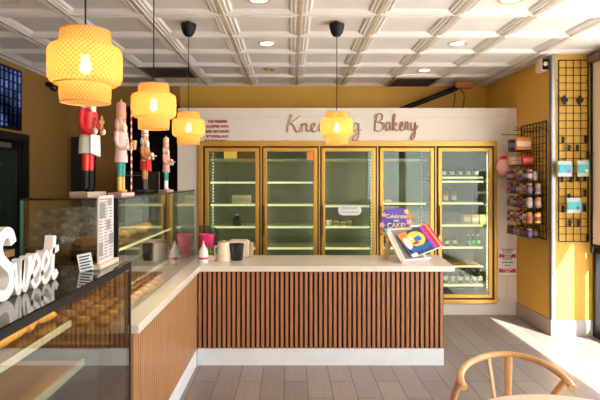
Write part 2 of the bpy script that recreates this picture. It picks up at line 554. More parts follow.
struct('trim_5', MB().box(XR - .03, XR, YPIL, YB, CE - .004, CE + .05).box(XL, XR - .03, YB - .03, YB, CE - .004, CE + .05).box(XL, XL + .03, YF, YB - .03, CE - .004, CE + .05), 'ceil')
struct('baseboard_right', MB().box(XR - .015, XR, YPIL, YW - .02, 0, .16), 'base', bevel=.003)
struct('baseboard_pillar', MB().box(XR - .015, XP, YPIL - .015, YPIL, 0, .16), 'marble', bevel=.003)
struct('trim_3', MB().box(XR - .004, XR + .032, YPIL - .008, YPIL, .16, CE).box(XR - .008, XR, YPIL - .008, YPIL + .05, .16, CE), 'steel')

# right shop window run (X = XP), and the shop front behind the camera
def storefront(name, horizontal, a0, a1, step, pos, skip=None):
    fr = MB(); gl = MB()
    def bx(m, u0, u1, d0, d1, z0, z1):
        if horizontal: m.box(u0, u1, pos + d0, pos + d1, z0, z1)
        else: m.box(pos + d0, pos + d1, u0, u1, z0, z1)
    bx(fr, a0, a1, 0, .09, 0, .12); bx(fr, a0, a1, 0, .09, CE - .06, CE + .05); bx(fr, a1 - .36 if not horizontal else a0, a1, .01, .08, .86, .92)
    u = a0
    while u < a1 - .01:
        bx(fr, u, min(u + .055, a1), 0, .09, .12, CE - .06); u += step
    bx(fr, a1 - .055, a1, 0, .09, .12, CE - .06)
    bx(gl, a0 + .03, a1 - .03, .04, .048, .12, CE - .06)
    w = struct(name, fr, 'black')
    gl.build('pane', 'winglass', w)
    return w
storefront('window_1', False, YF, YPIL - .015, 7.15, XP)
storefront('window_2', True, 2.1, XP, 3, YF - .09)
struct('wall_front', MB().box(XL, 2.1, YF - .1, YF, 0, CE + .06), 'whitewall')
# unseen eave slab, added and sized to set the sun's edge indoors
struct('sun_cut_slab', MB().box(XP + .1, XP + 1.1, YF - .6, YPIL + 2, 3.05, 3.2).box(XL, XP + .1, YF - .75, YF - .1, 3.05, 3.25), 'pave')

# left door, dark, with a glass leaf
d = MB().box(XL, XL + .06, 5.02, 5.10, 0, 2.12).box(XL, XL + .06, 5.87, 5.95, 0, 2.12).box(XL, XL + .06, 5.10, 5.87, 2.04, 2.12)
dr = struct('door_1', d, 'black')
MB().box(XL + .005, XL + .03, 5.10, 5.22, .02, 2.04).box(XL + .005, XL + .03, 5.75, 5.87, .02, 2.04).box(XL + .005, XL + .03, 5.22, 5.75, .02, .22).box(XL + .005, XL + .03, 5.22, 5.75, 1.93, 2.04).build('door_leaf', 'blackgloss', dr)
MB().box(XL + .012, XL + .02, 5.22, 5.75, .22, 1.93).build('door_glass', pr('door_glass_dark', (.03, .04, .03), .1), dr)
MB().box(XL + .03, XL + .07, 5.3, 5.55, 1.95, 2.0).build('door_closer', 'steel', dr)
# dark panel door in the back wall
d2 = struct('door_2', MB().box(-3.0, -2.68, YB - .05, YB, 0, 2.19), 'dark', bevel=.004)
MB().tube([(-2.72, YB - .05, 1.0), (-2.72, YB - .09, 1.0), (-2.78, YB - .09, 1.0)], .008).build('door_handle', 'steel', d2, smooth=True)

# ------------------------------------------------------------------ walk-in cooler front
B0 = -1.043; PITCH = 0.691
ck = thing('display_cooler', 'long gold framed cooler front with five tall glass doors in the cream wall', 'cooler', ((CX0 + CX1) / 2, YW, CZ0))
ox, oy, oz = ck.location
def L3(m):   # builder whose input is in world coordinates and output local to the cooler
    m.T = Matrix.Translation((-ox, -oy, -oz)); return m
fr = L3(MB())
fr.box(CX0, B0, YW - .03, YW + .08, CZ0, CZ1).box(B0 + 5 * PITCH, CX1, YW - .03, YW + .08, CZ0, CZ1)
fr.box(B0, B0 + 5 * PITCH, YW - .03, YW + .08, 2.005, CZ1).box(B0, B0 + 5 * PITCH, YW - .03, YW + .08, CZ0, .185)
for k in range(1, 5):
    x = B0 + k * PITCH
    fr.box(x - .008, x + .008, YW - .022, YW + .08, .185, 2.005)
fr.build('frame', 'gold', ck, bevel=.003)
gk = L3(MB())
for k in range(6):
    x = B0 + k * PITCH
    if k > 0: gk.box(x - .024, x - .008, YW - .012, YW + .08, .185, 2.005)
    if k < 5: gk.box(x + .008 if k else x, x + .024, YW - .012, YW + .08, .185, 2.005)
    if k < 5:
        gk.box(x + .024, x + PITCH - .024, YW - .012, YW + .08, 1.985, 2.005).box(x + .024, x + PITCH - .024, YW - .012, YW + .08, .185, .205)
gk.build('gasket', 'gasket', ck)
li = L3(MB())
li.box(CX0 + .01, CX1 - .01, 6.90, 6.93, .12, 2.1).box(CX0 - .02, CX0 + .01, 6.26, 6.93, .12, 2.1).box(CX1 - .01, CX1 + .02, 6.26, 6.93, .12, 2.1)
li.box(CX0, CX1, 6.26, 6.93, 2.07, 2.1).box(CX0, CX1, 6.26, 6.93, .12, .15)
li.build('liner', 'liner', ck)
SH = [[1.858, 1.579, 1.305, 1.035, .775, .50], [1.858, 1.579, 1.305, 1.035, .775, .50], [1.858, 1.29, 1.035, .775, .50], [1.858, 1.32, 1.05, .78, .50], [1.64, 1.59, 1.325, 1.055, .785, .556, .325]]
for k in range(5):
    x0 = B0 + k * PITCH + .026; x1 = B0 + (k + 1) * PITCH - .026
    z0, z1 = .207, 1.983; w = .042
    dm = L3(MB())
    dm.box(x0, x0 + w, YW - .035, YW - .002, z0, z1).box(x1 - w, x1, YW - .035, YW - .002, z0, z1)
    dm.box(x0 + w, x1 - w, YW - .035, YW - .002, z0, z0 + w).box(x0 + w, x1 - w, YW - .035, YW - .002, z1 - w, z1)
    do = dm.build('door', 'gold', ck, bevel=.003)
    L3(MB()).box(x0 + w - .004, x1 - w + .004, YW - .024, YW - .016, z0 + w - .004, z1 - w + .004).build('glass', 'coolglass', do)
    if k:
        L3(MB()).box(x0 + .004, x0 + .016, YW - .060, YW - .048, .95, 1.30).box(x0 + .004, x0 + .016, YW - .05, YW - .035, .95, .98).box(x0 + .004, x0 + .016, YW - .05, YW - .035, 1.27, 1.30).build('handle', 'gasket', do)
    for zi, z in enumerate(SH[k]):
        lit = not (z > 1.8)
        s_ = L3(MB()).box(x0 + w - .01, x1 - w + .01, 6.32, 6.86, z - .02, z - .004).build('shelf', 'shelf', ck)
        L3(MB()).box(x0 + w + .004, x1 - w - .004, 6.30, 6.318, z - .020, z + .004).build('price_rail', 'rail' if lit else 'railoff', s_)
for px_, side in ((213.5, 0), (371, 2), (421, 3), (487, 4)):
    X = (px_ - VX) * 6.35 / F
    pm = L3(MB()).box(X - .014, X + .014, 6.33, 6.35, .22, 2.03)
    for i in range(44):
        z = .28 + i * .039
        pm.box(X - .007, X + .007, 6.325, 6.33, z, z + .018, 1)
    pm.build('pilaster', ['liner', 'paper'], ck)

def label_thing(name, label, cat, x0, x1, z0, z1, y, mats, th=.003):
    t = thing(name, label, cat, ((x0 + x1) / 2, y, (z0 + z1) / 2))
    MB().box(-(x1 - x0) / 2, (x1 - x0) / 2, -th, 0, -(z1 - z0) / 2, (z1 - z0) / 2).build('sheet', mats, t)
    return t
GY = YW - .0245
def pxr(x0, y0, x1, y1, Y):
    a = P(x0, y1, Y); b = P(x1, y0, Y)
    return a.x, b.x, a.z, b.z
x0, x1, z0, z1 = pxr(224, 150.8, 237, 158.5, GY)
t = label_thing('paper_note', 'yellow paper note taped inside the top of the leftmost cooler door', 'note', x0, x1, z0, z1, GY, 'yellowp')
for i in range(4): MB().box(-.06, .05 - .02 * (i % 2), -.0045, -.003, .03 - i * .02, .034 - i * .02).build('print_line', 'tan', t)
x0, x1, z0, z1 = pxr(307, 150.5, 313.5, 160, GY)
label_thing('sticker', 'small orange sticker in the top corner of the second cooler door', 'sticker', x0, x1, z0, z1, GY, 'orange')
# oval lettered sticker on the third door
x0, x1, z0, z1 = pxr(338, 205.3, 361.5, 215.3, GY)
t = thing('oval_sticker', 'white rounded sticker with grey lettering on the middle cooler door', 'sticker', ((x0+x1)/2, GY, (z0+z1)/2))
rr = (z1 - z0) / 2; hw = (x1 - x0) / 2
poly = []
for i in range(13):
    a_ = -PI/2 + PI * i / 12; poly.append((hw - rr + rr * math.cos(a_), rr * math.sin(a_)))
for i in range(13):
    a_ = PI/2 + PI * i / 12; poly.append((-hw + rr + rr * math.cos(a_), rr * math.sin(a_)))
MB().prism(poly, -.003, 0, 'y').build('sheet', 'paper', t)
text_obj('lettering', 'PLEASE ASK', .037, 'greyprint', t, (0, -.004, .024), sx=.95)
text_obj('lettering', 'FOR ASSISTANCE', .032, 'greyprint', t, (0, -.004, -.026), sx=.85)

# goods in the cooler
def boxy(name, label, cat, X, Y, Z, w, d_, h, mat, band=None, group=None, rz=0):
    t = thing(name, label, cat, (X, Y, Z), rz, group)
    MB().box(-w/2, w/2, -d_/2, d_/2, 0, h).build('carton', mat, t, bevel=.003)
    if band: MB().box(-w/2 - .001, w/2 + .001, -d_/2 - .001, -d_/2 + .002, h * .3, h * .7).build('print_band', band, t)
    return t
ZG = -.003
x0, x1, z0, z1 = pxr(232, 195, 250.5, 203.5, 6.42)
t = boxy('cake_box', 'pale dotted box on the third shelf of the leftmost cooler', 'box', (x0+x1)/2, 6.47, 1.305 + ZG, x1-x0, .12, .11, 'cream', 'railoff2')
x0, x1, z0, z1 = pxr(232, 215, 241, 225.5, 6.42)
t = thing('milk_jug', 'translucent bluish jug on the fourth shelf of the leftmost cooler', 'jug', ((x0+x1)/2, 6.47, 1.035 + ZG))
MB().lathe([(.05, 0), (.055, .02), (.055, .08), (.03, .11), (.02, .13)]).build('body', 'smoke', t, smooth=True)
MB().lathe([(.022, .13), (.022, .145)]).build('cap', 'paper', t, smooth=True)
for i, (px_, m_, h_, nm) in enumerate([(329, 'cream', .07, 'tub'), (336, 'yellowp', .06, 'carton'), (343, 'paper', .05, 'carton'), (349, 'tan', .06, 'carton')]):
    X = (px_ - VX) * 6.45 / F
    lb = {329: 'cream tub leftmost on the middle cooler shelf below the oval sticker', 336: 'yellow pack beside the cream tub in the middle cooler', 343: 'white pack below the oval sticker in the middle cooler', 349: 'tan pack at the right of the row in the middle cooler'}[px_]
    if nm == 'tub':
        t = thing('food_tub', lb, 'tub', (X, 6.45, 1.035 + ZG))
        MB().lathe([(.028, 0), (.036, .06)]).build('cup', m_, t, smooth=True); MB().lathe([(.039, .06), (.039, .07)]).build('lid', 'paper', t, smooth=True)
    else: boxy('food_pack', lb, 'pack', X, 6.45, 1.035 + ZG, .065, .08, h_, m_, 'greyprint')
X = (388 - VX) * 6.45 / F
t = thing('bread_roll', 'small pale roll on the second shelf of the fourth cooler door', 'bread', (X, 6.45, 1.32 + ZG))
MB().ball((0, 0, .022), .05, .035, .024).build('crust', 'icing', t, smooth=True)
X = (396 - VX) * 6.45 / F
# bottles and packs in the right cooler
def small_bottle(label, X, Y, Z, h, r, body, cap, band, group):
    t = thing('bottle', label, 'bottle', (X, Y, Z), 0, group)
    MB().lathe([(r*.9, 0), (r, .008), (r, h*.62), (r*.4, h*.8), (r*.4, h*.9)], n=12).build('body', body, t, smooth=True)
    MB().lathe([(r*.48, h*.9), (r*.48, h)], n=12).build('cap', cap, t, smooth=True)
    if band: MB().lathe([(r*1.02, h*.2), (r*1.02, h*.5)], n=12, capb=False, capt=False).build('paper_label', band, t, smooth=True)
    return t
for i, px_ in enumerate([444, 452, 460, 468, 476]):
    X = (px_ - VX) * 6.45 / F
    small_bottle('clear glass bottle on the top shelf of the rightmost cooler', X, 6.45, 1.64 + ZG, .15, .028, 'clear', 'steel', 'paper', 'bottles on the top shelf of the right cooler')
for i, px_ in enumerate([446, 454]):
    X = (px_ - VX) * 6.45 / F
    small_bottle('brown bottle on the third shelf of the rightmost cooler', X, 6.45, 1.325 + ZG, .17, .03, 'rust', 'black', 'cream', 'brown bottles on the third shelf')
for i, (px_, m_) in enumerate([(466, 'bread'), (474, 'tan'), (482, 'yellowp')]):
    X = (px_ - VX) * 6.45 / F
    boxy('food_pack', ['orange brown pack left of two on the shelf above the green bottles', 'tan pack between the orange and yellow packs in the rightmost cooler', 'yellow pack by the right edge of the rightmost cooler'][i], 'pack', X, 6.45, 1.055 + ZG, .085, .1, .12, m_, 'paper')
for i, px_ in enumerate([468, 473, 478]):
    X = (px_ - VX) * 6.45 / F
    small_bottle('small bottle with a green label in the rightmost cooler', X, 6.45, .785 + ZG, .14, .026, 'clear', 'paper', 'brightgreen', 'green labelled bottles')
for i, px_ in enumerate([447, 455]):
    X = (px_ - VX) * 6.45 / F
    small_bottle('small bottle with a red cap in the rightmost cooler', X, 6.45, .785 + ZG, .13, .026, 'clear', 'red', 'paper', 'red capped bottles')
X = (463 - VX) * 6.45 / F
t = thing('cake_board', 'yellow cake board on the sixth shelf of the rightmost cooler', 'board', (X, 6.5, .556 + ZG))
MB().box(-.15, .15, -.12, .12, 0, .03).build('tray', 'bread', t, bevel=.004)
for i, px_ in enumerate([446, 453, 460, 467, 474, 480]):
    X = (px_ - VX) * 6.45 / F
    small_bottle('clear bottle on the bottom shelf of the rightmost cooler', X, 6.45, .325 + ZG, .16, .03, 'clear', 'steel', 'paper', 'bottles on the bottom shelf of the right cooler')

# ------------------------------------------------------------------ script lettering on the wall
GLY = {  # strokes with x-height 1
 'K': (1.35, [[(.15, 0), (.25, .9), (.5, 1.9), (.25, 1.75)], [(1.25, 1.85), (.85, 1.35), (.3, .95)], [(.3, .95), (.65, .8), (.85, .2), (1.1, -.02), (1.4, .15)]]),
 'B': (1.45, [[(.2, 0), (.3, 1), (.55, 1.9)], [(.15, 1.5), (.55, 1.95), (1.1, 1.8), (1.05, 1.25), (.5, 1.0), (1.2, .85), (1.25, .25), (.7, -.05), (.2, .1)]]),
 'n': (.85, [[(0, .1), (.15, .9), (.15, 0)], [(.15, .55), (.4, .95), (.55, .7), (.6, .1), (.85, .1)]]),
 'e': (.7, [[(0, .2), (.35, .5), (.45, .85), (.25, 1), (.12, .6), (.2, .1), (.45, 0), (.7, .2)]]),
 'a': (.85, [[(.6, .85), (.3, 1), (.1, .5), (.25, 0), (.55, .3), (.62, .9), (.6, .2), (.85, .15)]]),
 'd': (.9, [[(.6, .85), (.3, 1), (.1, .5), (.25, 0), (.55, .3), (.75, 1.9), (.65, .2), (.9, .15)]]),
 'i': (.5, [[(0, .15), (.2, .95), (.2, .15), (.5, .15)], [(.25, 1.3), (.28, 1.4)]]),
 'g': (.85, [[(.6, .85), (.3, 1), (.1, .5), (.25, .05), (.55, .4), (.62, .95), (.6, -.5), (.3, -1), (.1, -.7), (.85, .3)]]),
 'k': (.85, [[(0, .1), (.35, 1.5), (.3, 1.95), (.15, 1.4), (.12, 0)], [(.15, .6), (.5, .95), (.5, .6), (.2, .5), (.55, 0), (.85, .15)]]),
 'r': (.65, [[(0, .1), (.15, 1.0), (.4, .85), (.35, .2), (.65, .15)]]),
 'y': (.95, [[(.1, .95), (.15, .2), (.4, .05), (.6, .5), (.65, .95), (.6, -.5), (.3, -1), (.1, -.7), (.6, 0), (1.0, .6)]]),
 ' ': (.9, []),
}
def script_word(name_label, word, px0, px1, base_y, Y, xh):
    x0 = P(px0, 0, Y).x; x1 = P(px1, 0, Y).x; zb = P(0, base_y, Y).z
    tot = sum(GLY[ch][0] for ch in word); sx = (x1 - x0) / tot
    t = thing('wall_lettering', name_label, 'sign', (x0, Y, zb))
    cx = 0
    for ch in word:
        w_, st = GLY[ch]; mb = MB()
        for s_ in st:
            pts = smooth_path([Vector(((cx + a) * sx, 0, b * xh)) for a, b in s_], 5)
            for off in (-.006, .006):
                mb.tube([p + Vector((off, -.012, off * .5)) for p in pts], .0034, 6)
            mb.ribbon([(p.x, p.z) for p in pts], .007, -.009, -.001)
        if st: mb.build('letter', 'copper', t, smooth=True)
        cx += w_
    return t
script_word('copper script lettering reading Kneading on the cream wall above the coolers', 'Kneading', 286, 361, 132, YW - .001, .105)
script_word('copper script lettering reading Bakery right of the hanging lamp', 'Bakery', 373, 417.5, 131, YW - .001, .105)

t = thing('wall_notice', 'dark red capital lettering on the cream wall above the leftmost cooler door', 'notice', (P(217.5, 0, YW).x, YW - .001, P(0, 129, YW).z))
for i, (s_, w_) in enumerate([('THE PREMISES', 1.0), ('EQUIPPED WITH', .95), ('AND RECORDED', .98), ('BY SURVEILLANCE', .83)]):
    text_obj('lettering', s_, .041, 'redtext', t, (0, -.001, .088 - i * .0595), ext=.002, sx=w_ * .92, bold=.0016)
text_obj('lettering', 'FOR YOUR SAFETY', .028, 'redtext', t, (-.02, -.001, -.138), ext=.002, sx=1.1, bold=.001)

x0, x1, z0, z1 = pxr(497.5, 248, 517, 276, YW - .013)
t = thing('warning_sign', 'red bordered white sign with two red lettered boxes low on the cream wall', 'sign', ((x0+x1)/2, YW - .0135, (z0+z1)/2))
w2 = (x1-x0)/2; h2 = (z1-z0)/2
MB().box(-w2, w2, -.003, 0, -h2, h2).build('sheet', 'paper', t)
b_ = .004
MB().box(-w2, w2, -.005, -.003, h2-b_, h2).box(-w2, w2, -.005, -.003, -h2, -h2+b_).box(-w2, -w2+b_, -.005, -.003, -h2, h2).box(w2-b_, w2, -.005, -.003, -h2, h2).box(-w2+.016, w2-.016, -.005, -.003, .052, .096).box(-w2+.016, w2-.016, -.005, -.003, -.125, -.078).build('red_boxes', 'sign_red', t)
for s_, z, sz, m_ in [('WE RESERVE', .143, .027, 'blacktext'), ('THE RIGHT', .115, .022, 'blacktext'), ('TO REFUSE', .085, .020, 'paper'), ('SERVICE', .065, .020, 'paper'), ('TO ANYONE', .036, .020, 'blacktext'), ('RESTROOMS', -.005, .024, 'blacktext'), ('ARE FOR', -.040, .018, 'blacktext'), ('CUSTOMERS', -.09, .020, 'paper'), ('ONLY', -.113, .020, 'paper')]:
    text_obj('lettering', s_, sz, m_, t, (0, -.006, z), sx=1.0, bold=.0006)

# ------------------------------------------------------------------ ceiling fittings
for i, (X, Y, lb) in enumerate([(-.23, 3.745, 'round recessed downlight at the top of the photo above the bar, left of centre'), (-.23, 4.965, 'round recessed downlight between the two black ceiling cups'), (1.60, 3.745, 'large looking recessed downlight at the upper right'), (1.60, 4.965, 'recessed downlight in the middle of the right hand column of three'), (1.60, 6.185, 'recessed downlight farthest back, beside the dark ceiling vent'), (-2.06, 3.745, 'recessed downlight in the upper left corner of the photo')]):
    t = thing('downlight', lb, 'ceiling light', (X, Y, CE + .024), 0, 'recessed ceiling downlights')
    MB().lathe([(.062, 0), (.062, -.006), (.092, -.008), (.095, 0)], n=28, capb=False, capt=False).build('rim', pr('rim%d' % i, (.72, .60, .42), .35), t, smooth=True)
    MB().lathe([(.062, -.003), (.062, -.001)], n=28).build('lens', 'led' if X > -2 else 'paper', t)
    if X > -2:
        ld = bpy.data.lights.new('downlight_beam', 'SPOT'); ld.energy = 26; ld.spot_size = R(125); ld.spot_blend = .6; ld.color = (1, .82, .62); ld.shadow_soft_size = .06
        lo = bpy.data.objects.new('downlight_beam', ld); COL.objects.link(lo); lo.location = (X, Y, CE + .03)
t = thing('ceiling_fitting', 'small round twin fitting flush in the ceiling beyond the left downlights', 'ceiling fitting', (-.245, 6.10, CE + .024))
MB().lathe([(.085, 0), (.08, -.012), (.05, -.014)], n=24).build('plate', 'tan', t, smooth=True)
for s_ in (-1, 1): MB().ball((s_ * .03, 0, -.018), .018, mi=0).build('lamp_eye', 'steel', t, smooth=True)
def vent(label, X, Y):
    t = thing('ceiling_vent', label, 'vent', (X, Y, CE - .002), 0, 'dark ceiling return vents')
    h = .29
    MB().box(-h, h, -h, -h+.03, -.012, 0).box(-h, h, h-.03, h, -.012, 0).box(-h, -h+.03, -h+.03, h-.03, -.012, 0).box(h-.03, h, -h+.03, h-.03, -.012, 0).build('frame', 'roller', t)
    m = MB()
    for i in range(13):
        y = -h + .05 + i * .04
        m.hexa([(-h+.03, y, -.010), (h-.03, y, -.010), (h-.03, y+.004, -.008), (-h+.03, y+.004, -.008)], [(-h+.03, y+.02, 0), (h-.03, y+.02, 0), (h-.03, y+.024, 0), (-h+.03, y+.024, 0)])
    m.box(-h+.03, h-.03, -h+.03, h-.03, -.001, 0)
    m.build('louvre', 'roller', t)
vent('dark square ceiling vent between the pendant cords on the left', -1.45, 6.185)
vent('dark square ceiling vent right at the back wall', 1.60, 6.795)

# ------------------------------------------------------------------ pendant lamps
def pendant(label, X, Y, zt, canopy=True):
    t = thing('pendant_lamp', label, 'lamp', (X, Y, 0), 0, 'woven bamboo pendant lamps in a row')
    H = .268
    r1, r2 = .090, .133
    z0 = zt - H
    prof_o = [(r1, z0), (r1 + .003, z0 + .10*H), (r1 + .003, z0 + .245*H), (r2 - .022, z0 + .250*H), (r2 - .007, z0 + .285*H), (r2, z0 + .34*H), (r2 + .001, z0 + .53*H), (r2, z0 + .71*H), (r2 - .007, z0 + .765*H), (r2 - .022, z0 + .795*H), (r1 + .003, z0 + .80*H), (r1 + .002, z0 + .92*H), (r1 - .002, zt)]
    sh = MB().lathe(prof_o, n=48, capb=False, capt=False).build('lamp_shade', 'shade', t, smooth=True)
    for r_, z_ in ((r1, z0), (r2 - .022, z0 + .250*H), (r1, zt), (r1 + .003, z0 + .80*H)):
        MB().tube([(r_ * math.cos(2*PI*i/40), r_ * math.sin(2*PI*i/40), z_) for i in range(41)], .0026, 6).build('rim', 'tan', sh, smooth=True)
    sp = MB()
    for i in range(3):
        a_ = 2*PI*i/3
        sp.tube([(0, 0, zt - .03), (r1 * math.cos(a_), r1 * math.sin(a_), zt - .003)], .002, 6)
    sp.build('spider', 'black', t)
    MB().lathe([(.018, zt - .09), (.02, zt - .05), (.012, zt - .02), (.004, zt)], n=14).build('socket', 'black', t, smooth=True)
    MB().ball((0, 0, zt - .135), .022, .022, .028).lathe([(.014, zt - .115), (.014, zt - .09)], n=12).build('bulb', 'bulb', t, smooth=True)
    MB().tube([(0, 0, zt - .03), (0, 0, CE + .02)], .0035, 8).build('cord', 'black', t)
    MB().lathe([(.012, CE - .100), (.030, CE - .094), (.048, CE - .07), (.060, CE - .03), (.064, CE - .004), (.064, CE + .003), (.02, CE + .003), (.02, CE + .024)], n=24).build('canopy', 'black', t, smooth=True)
    ld = bpy.data.lights.new('lamp_light', 'POINT'); ld.energy = .85; ld.color = (1, .56, .24); ld.shadow_soft_size = .045
    lo = bpy.data.objects.new('lamp_light', ld); COL.objects.link(lo); lo.location = (X, Y, zt - .135)
pendant('largest looking woven pendant lamp, nearest the camera on the left', -.775, 1.95, EYE + .556)
pendant('woven pendant lamp second from the left, above the brown nutcracker', -.83, 3.13, EYE + .571)
pendant('woven pendant lamp in front of the left end of the cream wall', -.85, 4.29, EYE + .553)
pendant('woven pendant lamp hanging alone in front of the script lettering', .382, 4.29, EYE + .553)

# ------------------------------------------------------------------ bar counter
SX = -.81; SY = 4.47; SXR = 1.325; ST = .865
t = thing('bar_counter', 'long low counter faced in dark walnut slats with a white plinth', 'counter', ((SX + SXR) / 2, SY, 0))
m = MB(); n = 51; pt = (SXR - SX - .002) / n; cx = (SX + SXR) / 2
for i in range(n):
    x = SX + .004 + i * pt - cx
    m.box(x + .007, x + pt - .0105, 0, .018, .148, ST - .047)
m.build('slat_panel', 'slat', t, bevel=.001, seg=1)
MB().box(SX - cx, SXR - cx, .018, .55, .148, ST - .047).build('carcass', 'slatback', t)
MB().box(SX - cx, SXR - cx, .004, .55, 0, .148).build('plinth', 'plinth', t, bevel=.002)
t = thing('service_counter', 'counter return faced in lighter wooden slats running towards the camera', 'counter', (SX, 3.5, 0))
m = MB(); y = 2.66
while y < SY - .03:
    m.box(-.018, 0, y + .005 - 3.5, y + pt - .007 - 3.5, .148, ST - .047); y += pt
m.build('slat_panel', 'slat_light', t, bevel=.001, seg=1)
MB().box(-.100, -.018, 2.66 - 3.5, SY - 3.5, .148, ST - .047).box(-.8, -.12, 2.66 - 3.5, 5.05 - 3.5, .148, .74).build('carcass', 'darkwood', t)
MB().box(-.8, -.004, 2.66 - 3.5, SY - 3.5, 0, .148).build('plinth', 'plinth', t, bevel=.002)
# worktop, one L
t = thing('worktop', 'speckled beige stone worktop forming an L over both counters', 'worktop', (0, SY, ST - .047))
e = .03; slab = [(SX + e, 2.66 - SY), (SX + e, -e), (1.41, -e), (1.455, .585), (1.455, .62), (-.94, .62), (-.94, 2.66 - SY)]
MB().prism(slab, 0, .047).build('slab', 'quartz', t, bevel=.004)

# ------------------------------------------------------------------ tall glass case on the return
GX = -.906; TX = -1.41; TY0, TY1, TT = 2.70, 4.87, 1.515
t = thing('tall_glass_case', 'tall glass display case standing on the return behind the stone worktop', 'display case', (GX, TY0, ST))
def W(m): m.T = Matrix.Translation((-GX, -TY0, -ST)); return m
W(MB()).box(GX - .008, GX, TY0 + .012, TY1, ST + .001, TT - .012).build('front_glass', 'caseglass', t)
W(MB()).box(TX, GX - .012, TY0, TY0 + .006, 1.0, TT - .012).build('end_glass', 'caseglass', t)
W(MB()).box(TX, GX - .01, TY1 - .006, TY1, .90, TT - .012).build('end_glass', 'caseglass', t)
W(MB()).box(TX, GX + .002, TY0, TY1, TT - .012, TT).build('top', 'blackgloss', t, bevel=.002)
W(MB()).box(GX - .018, GX + .003, TY0 - .004, TY0 + .012, 1.0, TT).build('corner_post', 'black', t)
W(MB()).box(TX - .004, TX + .008, TY0 - .003, TY0 + .008, 1.0, TT - .012).build('glass_edge', pr('green_glass_edge', (.08, .24, .18), .2), t)
sh = W(MB()).box(TX + .01, GX - .012, TY0 + .02, 3.95, 1.232, 1.240).build('glass_shelf', 'clear', t)
W(MB()).box(GX - .016, GX - .010, TY0 + .02, 3.95, 1.228, 1.240).build('lit_edge', pr('lit_shelf_edge', (.8, .7, .4), .4, emit=(1, .85, .45), es=.9), sh)
W(MB()).box(TX, TX + .012, 4.4, TY1, .9, TT - .012).box(GX - .05, GX - .02, TY0 + .02, TY1 - .02, .985, .995).build('rear_frame', 'steel', t)
W(MB()).box(TX, GX - .012, TY0 + .02, TY1 - .02, .742, .80).build('deck', 'deck', t)

def bun(name, label, X, Y, Z, r, mat, top=None, group=None, sy=1.0):
    t = thing(name, label, 'pastry', (X, Y, Z), random.uniform(0, 3), group)
    MB().ball((0, 0, r * .5), r, r * sy, r * .5, n=14, k=7).build('crust', mat, t, smooth=True)
    if top: MB().ball((0, 0, r * .62), r * .8, r * .8 * sy, r * .42, n=12, k=7).build('topping', top, t, smooth=True)
    return t
def croissant(label, X, Y, Z, rz, group=None, mat='crust'):
    t = thing('croissant', label, 'pastry', (X, Y, Z), rz, group)
    pts = []; rr = []
    for i in range(15):
        a_ = PI * (.12 + .76 * i / 14)
        pts.append((.055 * math.cos(a_), .04 * math.sin(a_), .024)); u = abs(i - 7) / 7
        rr.append(.024 * (1 - u ** 2 * .75) * (1.0 + .10 * (i % 2)))
    MB().tube(pts, rr, 10).build('crust', mat, t, smooth=True)
    return t
# pastries on the deck of the return case
for i in range(10):
    for j in range(3):
        bun('glazed_bun', 'orange glazed bun on the low deck behind the stone return worktop', -1.03 - j * .13, 2.86 + i * .125, .80, .055, 'crust', 'icing' if (i + j) % 2 else 'orange', 'glazed buns in the return case')
for i in range(4):
    bun('round_loaf', 'golden round loaf on the upper shelf of the tall glass case', -1.05 - .02 * (i % 2), 3.15 + i * .2, 1.241, .065, 'bread', None, 'round loaves in the tall glass case')
# wooden board with jar and plastic clamshells near the end glass
t = thing('wooden_board', 'thick wooden board on the shelf of the tall glass case', 'board', (-1.055, 2.92, 1.241))
MB().box(-.13, .12, -.09, .09, .012, .046).box(-.11, -.08, -.07, .07, 0, .012).box(.07, .1, -.07, .07, 0, .012).build('board', 'board', t, bevel=.006)
t = thing('spice_jar', 'small glass jar with a metal lid standing on the wooden board', 'jar', (-1.05, 2.90, 1.287))
MB().lathe([(.02, 0), (.024, .005), (.024, .035), (.018, .042)], n=14).build('glass_body', 'clear', t, smooth=True)
MB().lathe([(.02, .042), (.02, .056)], n=14).build('lid', 'steel', t, smooth=True)
def clamshell(label, X, Y, Z, w, d_, h, group):
    t = thing('plastic_clamshell', label, 'container', (X, Y, Z), random.uniform(-.15, .15), group)
    m = MB()
    m.hexa([(-w*.42, -d_*.42, 0), (w*.42, -d_*.42, 0), (w*.42, d_*.42, 0), (-w*.42, d_*.42, 0)], [(-w/2, -d_/2, h*.5), (w/2, -d_/2, h*.5), (w/2, d_/2, h*.5), (-w/2, d_/2, h*.5)])
    m.build('base', 'clamshell', t)
    m = MB().hexa([(-w/2, -d_/2, h*.5), (w/2, -d_/2, h*.5), (w/2, d_/2, h*.5), (-w/2, d_/2, h*.5)], [(-w*.4, -d_*.4, h), (w*.4, -d_*.4, h), (w*.4, d_*.4, h), (-w*.4, d_*.4, h)])
    for i in range(7):
        m.box(-w*.38 + i*w*.12, -w*.38 + i*w*.12 + .004, -d_*.41, d_*.41, h*.55, h*1.0)
    m.build('lid', 'clamshell', t)
for i in range(3):
    clamshell('clear ridged plastic clamshell stacked inside the tall glass case', -1.295 + .006 * i, 2.85, 1.241 + i * .068, .19, .2, .066, 'plastic clamshells in the tall case')
for i in range(3):
    clamshell('clear ridged plastic clamshell stacked inside the tall glass case', -1.265 - .004 * i, 3.14, 1.241 + i * .068, .26, .2, .066, 'plastic clamshells in the tall case')

